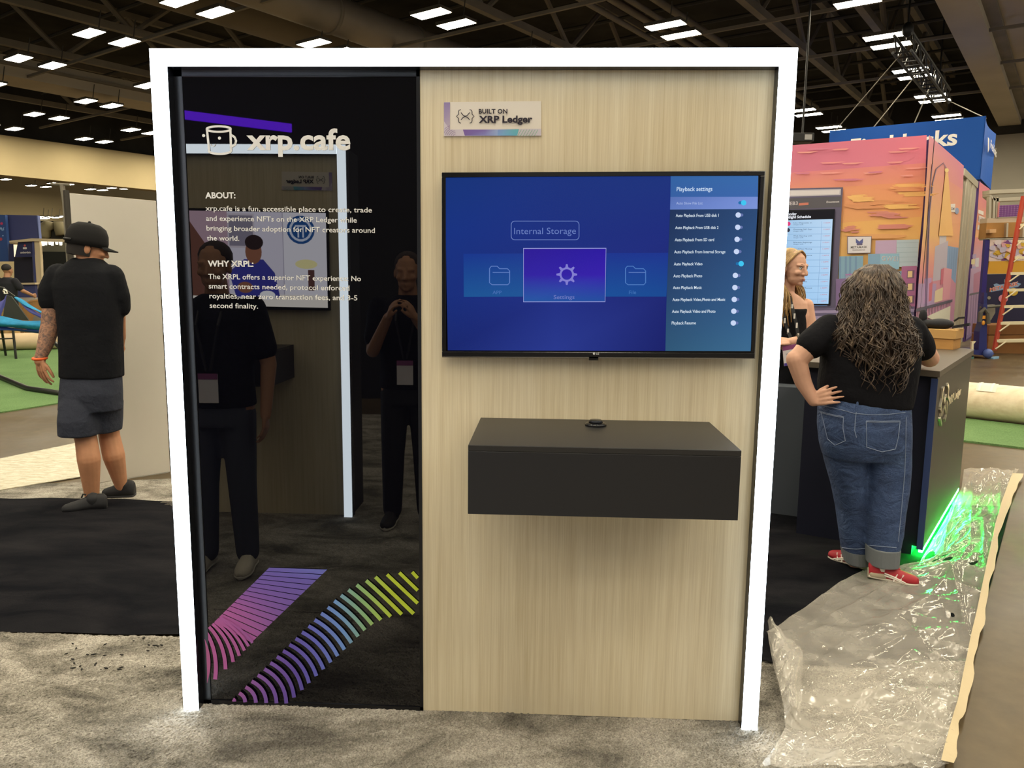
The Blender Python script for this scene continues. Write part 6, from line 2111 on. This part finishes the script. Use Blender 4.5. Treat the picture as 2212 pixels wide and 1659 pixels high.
for k in range(240):
    sd = 1 if k % 2 else -1
    a = hrnd.uniform(0.05, 1.0)
    base = [Pb(sd * 0.004, 0.055 - 0.11 * a, 0.118 - 0.03 * a * a), Pb(sd * 0.060, 0.050 - 0.12 * a, 0.085 - 0.02 * a), Pb(sd * 0.088, 0.018 - 0.10 * a, 0.02), Pb(sd * 0.090, -0.005 - 0.09 * a, -0.06)]
    endp = Pb(sd * hrnd.uniform(0.06, 0.115), hrnd.uniform(-0.06, 0.05), -0.15)
    tip = endp + Vector((hrnd.uniform(-0.03, 0.03), hrnd.uniform(-0.05, 0.02), -hrnd.uniform(0.12, 0.27)))
    ctrl = base + [endp, endp.lerp(tip, 0.5) + Vector((hrnd.uniform(-.02, .02), hrnd.uniform(-.02, .02), 0)), tip]
    pts = []
    for i in range(len(ctrl) - 1):
        p0, p1, p2, p3 = ctrl[max(i - 1, 0)], ctrl[i], ctrl[i + 1], ctrl[min(i + 2, len(ctrl) - 1)]
        for j in range(4):
            t_ = j / 4
            pts.append(0.5 * ((2 * p1) + (p2 - p0) * t_ + (2 * p0 - 5 * p1 + 4 * p2 - p3) * t_ * t_ + (3 * p1 - p0 - 3 * p2 + p3) * t_ ** 3))
    pts.append(tip)
    paths.append((pts, hrnd.uniform(0.004, 0.007), 0.002))
o = strands('hair_locks', paths, M_BLON, blo)
o['kind'] = 'stuff'
# lanyard and badge
M_LAN = pm('lanyard_black', '#141418', 0.6)
M_LW = pm('lanyard_white', '#d8d6d2', 0.6)
def strap(pts, w=0.012):
    mb = MB()
    rr = []
    for i, p in enumerate(pts):
        rr.append([p + Vector((-w, 0, 0)), p + Vector((w, 0, 0)), p + Vector((w, 0.003, 0)), p + Vector((-w, 0.003, 0))])
    mb.rings(rr).build('lanyard_strap', M_LAN, blo)
    for i in range(1, len(pts) - 1):
        p = pts[i] + Vector((0, -0.003, 0))
        MB().frame_box(p + Vector((-0.006, 0, -0.02)), (0.012, 0, 0), (0, 0.002, 0), (0, 0, 0.036)).build('lanyard_mark', M_LW, blo)
strap([B_b(1704, 636, -0.02), B_b(1711, 662, -0.10), B_b(1716, 682, -0.115), B_b(1721, 702, -0.12), B_b(1724, 725, -0.13), B_b(1720, 748, -0.15)])
strap([B_b(1684, 640, -0.02), B_b(1690, 668, -0.10), B_b(1695, 692, -0.115), B_b(1702, 715, -0.12), B_b(1716, 748, -0.15)])
bg = MB().prism([B_b(1690, 748, -0.27), B_b(1724, 742, -0.27), B_b(1728, 785, -0.27), B_b(1694, 791, -0.27)], (0, 0.004, 0)).build('badge', pm('badge_white', '#ddd6d8', 0.4), blo)
bpn = Print(Plane((0, YBl - 0.27, 0), (0, -1, 0)), 0.001, 0.0003)
bpn.poly([(1690, 748), (1724, 742), (1725, 752), (1691, 758)], '#8a4a78')
bpn.poly([(1694, 785), (1727.5, 779), (1728, 785), (1694, 791)], '#5a4a9a')
bpn.text('Health', (1698, 767), (1714, 764), 3.5, '#55505c', 0.0)
bpn.build('badge_print', M_PRINT, bg)
MB().tube([B_b(1722, 736, -0.21) + Vector((0.0, 0.032 * math.cos(q), 0.038 * math.sin(q))) for q in [2 * math.pi * k / 16 for k in range(16)]], 0.008, 6, loop=True).build('bracelet', pm('bracelet_dark', '#4a4238', 0.5), blo, smooth=True)


# ---------------------------------------------------------------- simpler figures: the far man and the two mirrored visitors
def figure(name, label, loc, face, H, skin, top, pants, shoes, hair, arms, hair_long=False, voxel=0.008, badge=True):
    loc = Vector(loc)
    f = Vector((face[0], face[1], 0)).normalized()
    r = Vector((f.y, -f.x, 0))
    k = H / 1.75
    root = thing(name, label, 'person', loc)
    Q = lambda x, y, z: loc + (r * x + f * y + UP * z) * k
    sk = MB()
    P, AX = head(sk, Q(0, 0.02, 1.62), f - UP * 0.08, k)
    sk.cone(Q(0, 0, 1.55), Q(0, -0.01, 1.44), 0.055 * k, 0.066 * k)
    sk.rings([[Q(w * math.cos(q), d * math.sin(q), z) for q in [2 * math.pi * i / 20 for i in range(20)]] for z, w, d in ((0.88, 0.15, 0.10), (1.0, 0.15, 0.10), (1.2, 0.15, 0.10), (1.36, 0.17, 0.10), (1.45, 0.10, 0.07))])
    for s in (-1, 1):
        sk.chain([Q(0.09 * s, 0, 0.9), Q(0.10 * s, 0.02, 0.48), Q(0.11 * s, 0, 0.09)], [0.085 * k, 0.058 * k, 0.038 * k])
        S = Q(0.185 * s, -0.01, 1.41)
        E, Wr, dr = arms[0 if s < 0 else 1]
        E, Wr = Q(*E), Q(*Wr)
        sk.chain([S, E, Wr], [0.052 * k, 0.042 * k, 0.028 * k])
        hand(sk, Wr, r * dr[0] + f * dr[1] + UP * dr[2], r * s, s, k, 0.35)
    sk.build('body', skin, root, remesh=voxel, relax=2)
    te = MB()
    te.rings([[Q(w * math.cos(q), d * math.sin(q), z) for q in [2 * math.pi * i / 24 for i in range(24)]] for z, w, d in ((0.90, 0.185, 0.135), (1.05, 0.175, 0.13), (1.22, 0.185, 0.135), (1.36, 0.205, 0.13), (1.44, 0.15, 0.10), (1.485, 0.075, 0.075))])
    for s in (-1, 1):
        S = Q(0.18 * s, -0.01, 1.41)
        E = Q(*arms[0 if s < 0 else 1][0])
        te.chain([S, S.lerp(E, 0.72)], [0.070 * k, 0.068 * k])
    te.build('shirt', top, root, remesh=0.012, relax=3)
    tr = MB()
    tr.rings([[Q(w * math.cos(q), d * math.sin(q), z) for q in [2 * math.pi * i / 24 for i in range(24)]] for z, w, d in ((0.80, 0.165, 0.125), (0.93, 0.17, 0.125), (1.0, 0.165, 0.12))])
    for s in (-1, 1):
        tr.chain([Q(0.085 * s, 0, 0.86), Q(0.10 * s, 0.015, 0.48), Q(0.11 * s, 0, 0.10)], [0.095 * k, 0.075 * k, 0.062 * k])
    tr.build('trousers', pants, root, remesh=0.012, relax=2)
    for s in (-1, 1):
        shoe(root, Q(0.11 * s, -0.07, 0.014), Q(0.13 * s, 0.19, 0.014), 0.095 * k, shoes, pm('plain_sole', '#cfc8ba', 0.7), 'shoe', 0.085)
    hm_ = MB()
    r_, f_, u_ = AX
    hm_.ball(P(0, -0.03, 0.05), (0.085 * k, 0.095 * k, 0.085 * k), AX)
    hm_.build('hair', hair, root, smooth=True)
    if badge:
        for s in (-1, 1):
            MB().tube([Q(0.06 * s, 0.05, 1.47), Q(0.055 * s, 0.15, 1.33), Q(0.01 * s, 0.155, 1.10)], 0.008, 6).build('lanyard', M_LAN, root)
        MB().frame_box(Q(-0.05, 0.16, 0.94), r * 0.10, f * 0.004, UP * 0.15).build('badge', pm('badge_white', '#ddd6d8', 0.4), root)
        MB().frame_box(Q(-0.05, 0.1645, 1.06), r * 0.10, f * 0.002, UP * 0.03).build('badge_band', pm('badge_plum', '#8a4a78', 0.4), root)
    return root


ARMS_DOWN = (((-0.25, -0.02, 1.12), (-0.25, 0.06, 0.86), (0, 0.1, -1)), ((0.25, -0.02, 1.12), (0.25, 0.06, 0.86), (0, 0.1, -1)))
ARMS_UP = (((-0.21, 0.08, 1.14), (-0.08, 0.30, 1.36), (0.3, 0.5, 0.8)), ((0.20, 0.08, 1.14), (0.08, 0.30, 1.36), (-0.3, 0.5, 0.8)))
ARM_FAR = (((-0.26, 0.0, 1.15), (-0.22, 0.12, 0.92), (0, 0.3, -1)), ((0.28, 0.05, 1.22), (0.30, 0.28, 1.12), (0, 1, 0)))
fp_ = at(16, 600, 12.6)
figure('person', 'distant man in a black shirt and khaki trousers before the navy booth', (fp_.x, 12.6, 0), (0.15, 1), 1.74, M_SKIN3, pm('far_shirt', '#16161e', 0.9), pm('khaki', '#a68a58', 0.8), pm('far_shoe', '#2a2622', 0.7), pm('hair_black', '#1d1714', 0.8), ARM_FAR, badge=False, voxel=0.012)
figure('person', 'visitor in black with a badge, mirrored at the left of the gloss panel', (-1.46, -1.28, 0), (0.05, 1), 1.78, M_SKIN3, M_TEE, pm('slate_trousers', '#3a3d48', 0.85), pm('canvas_shoe', '#cfc6b4', 0.8), pm('hair_brown', '#2e211a', 0.8), ARMS_DOWN)
figure('person', 'visitor raising both hands, mirrored at the right of the gloss panel', (-0.60, -2.12, 0), (0.05, 1), 1.76, M_SKIN3, M_TEE2, pm('black_trousers', '#17171b', 0.85), pm('far_shoe', '#2a2622', 0.7), pm('hair_brown', '#2e211a', 0.8), ARMS_UP)
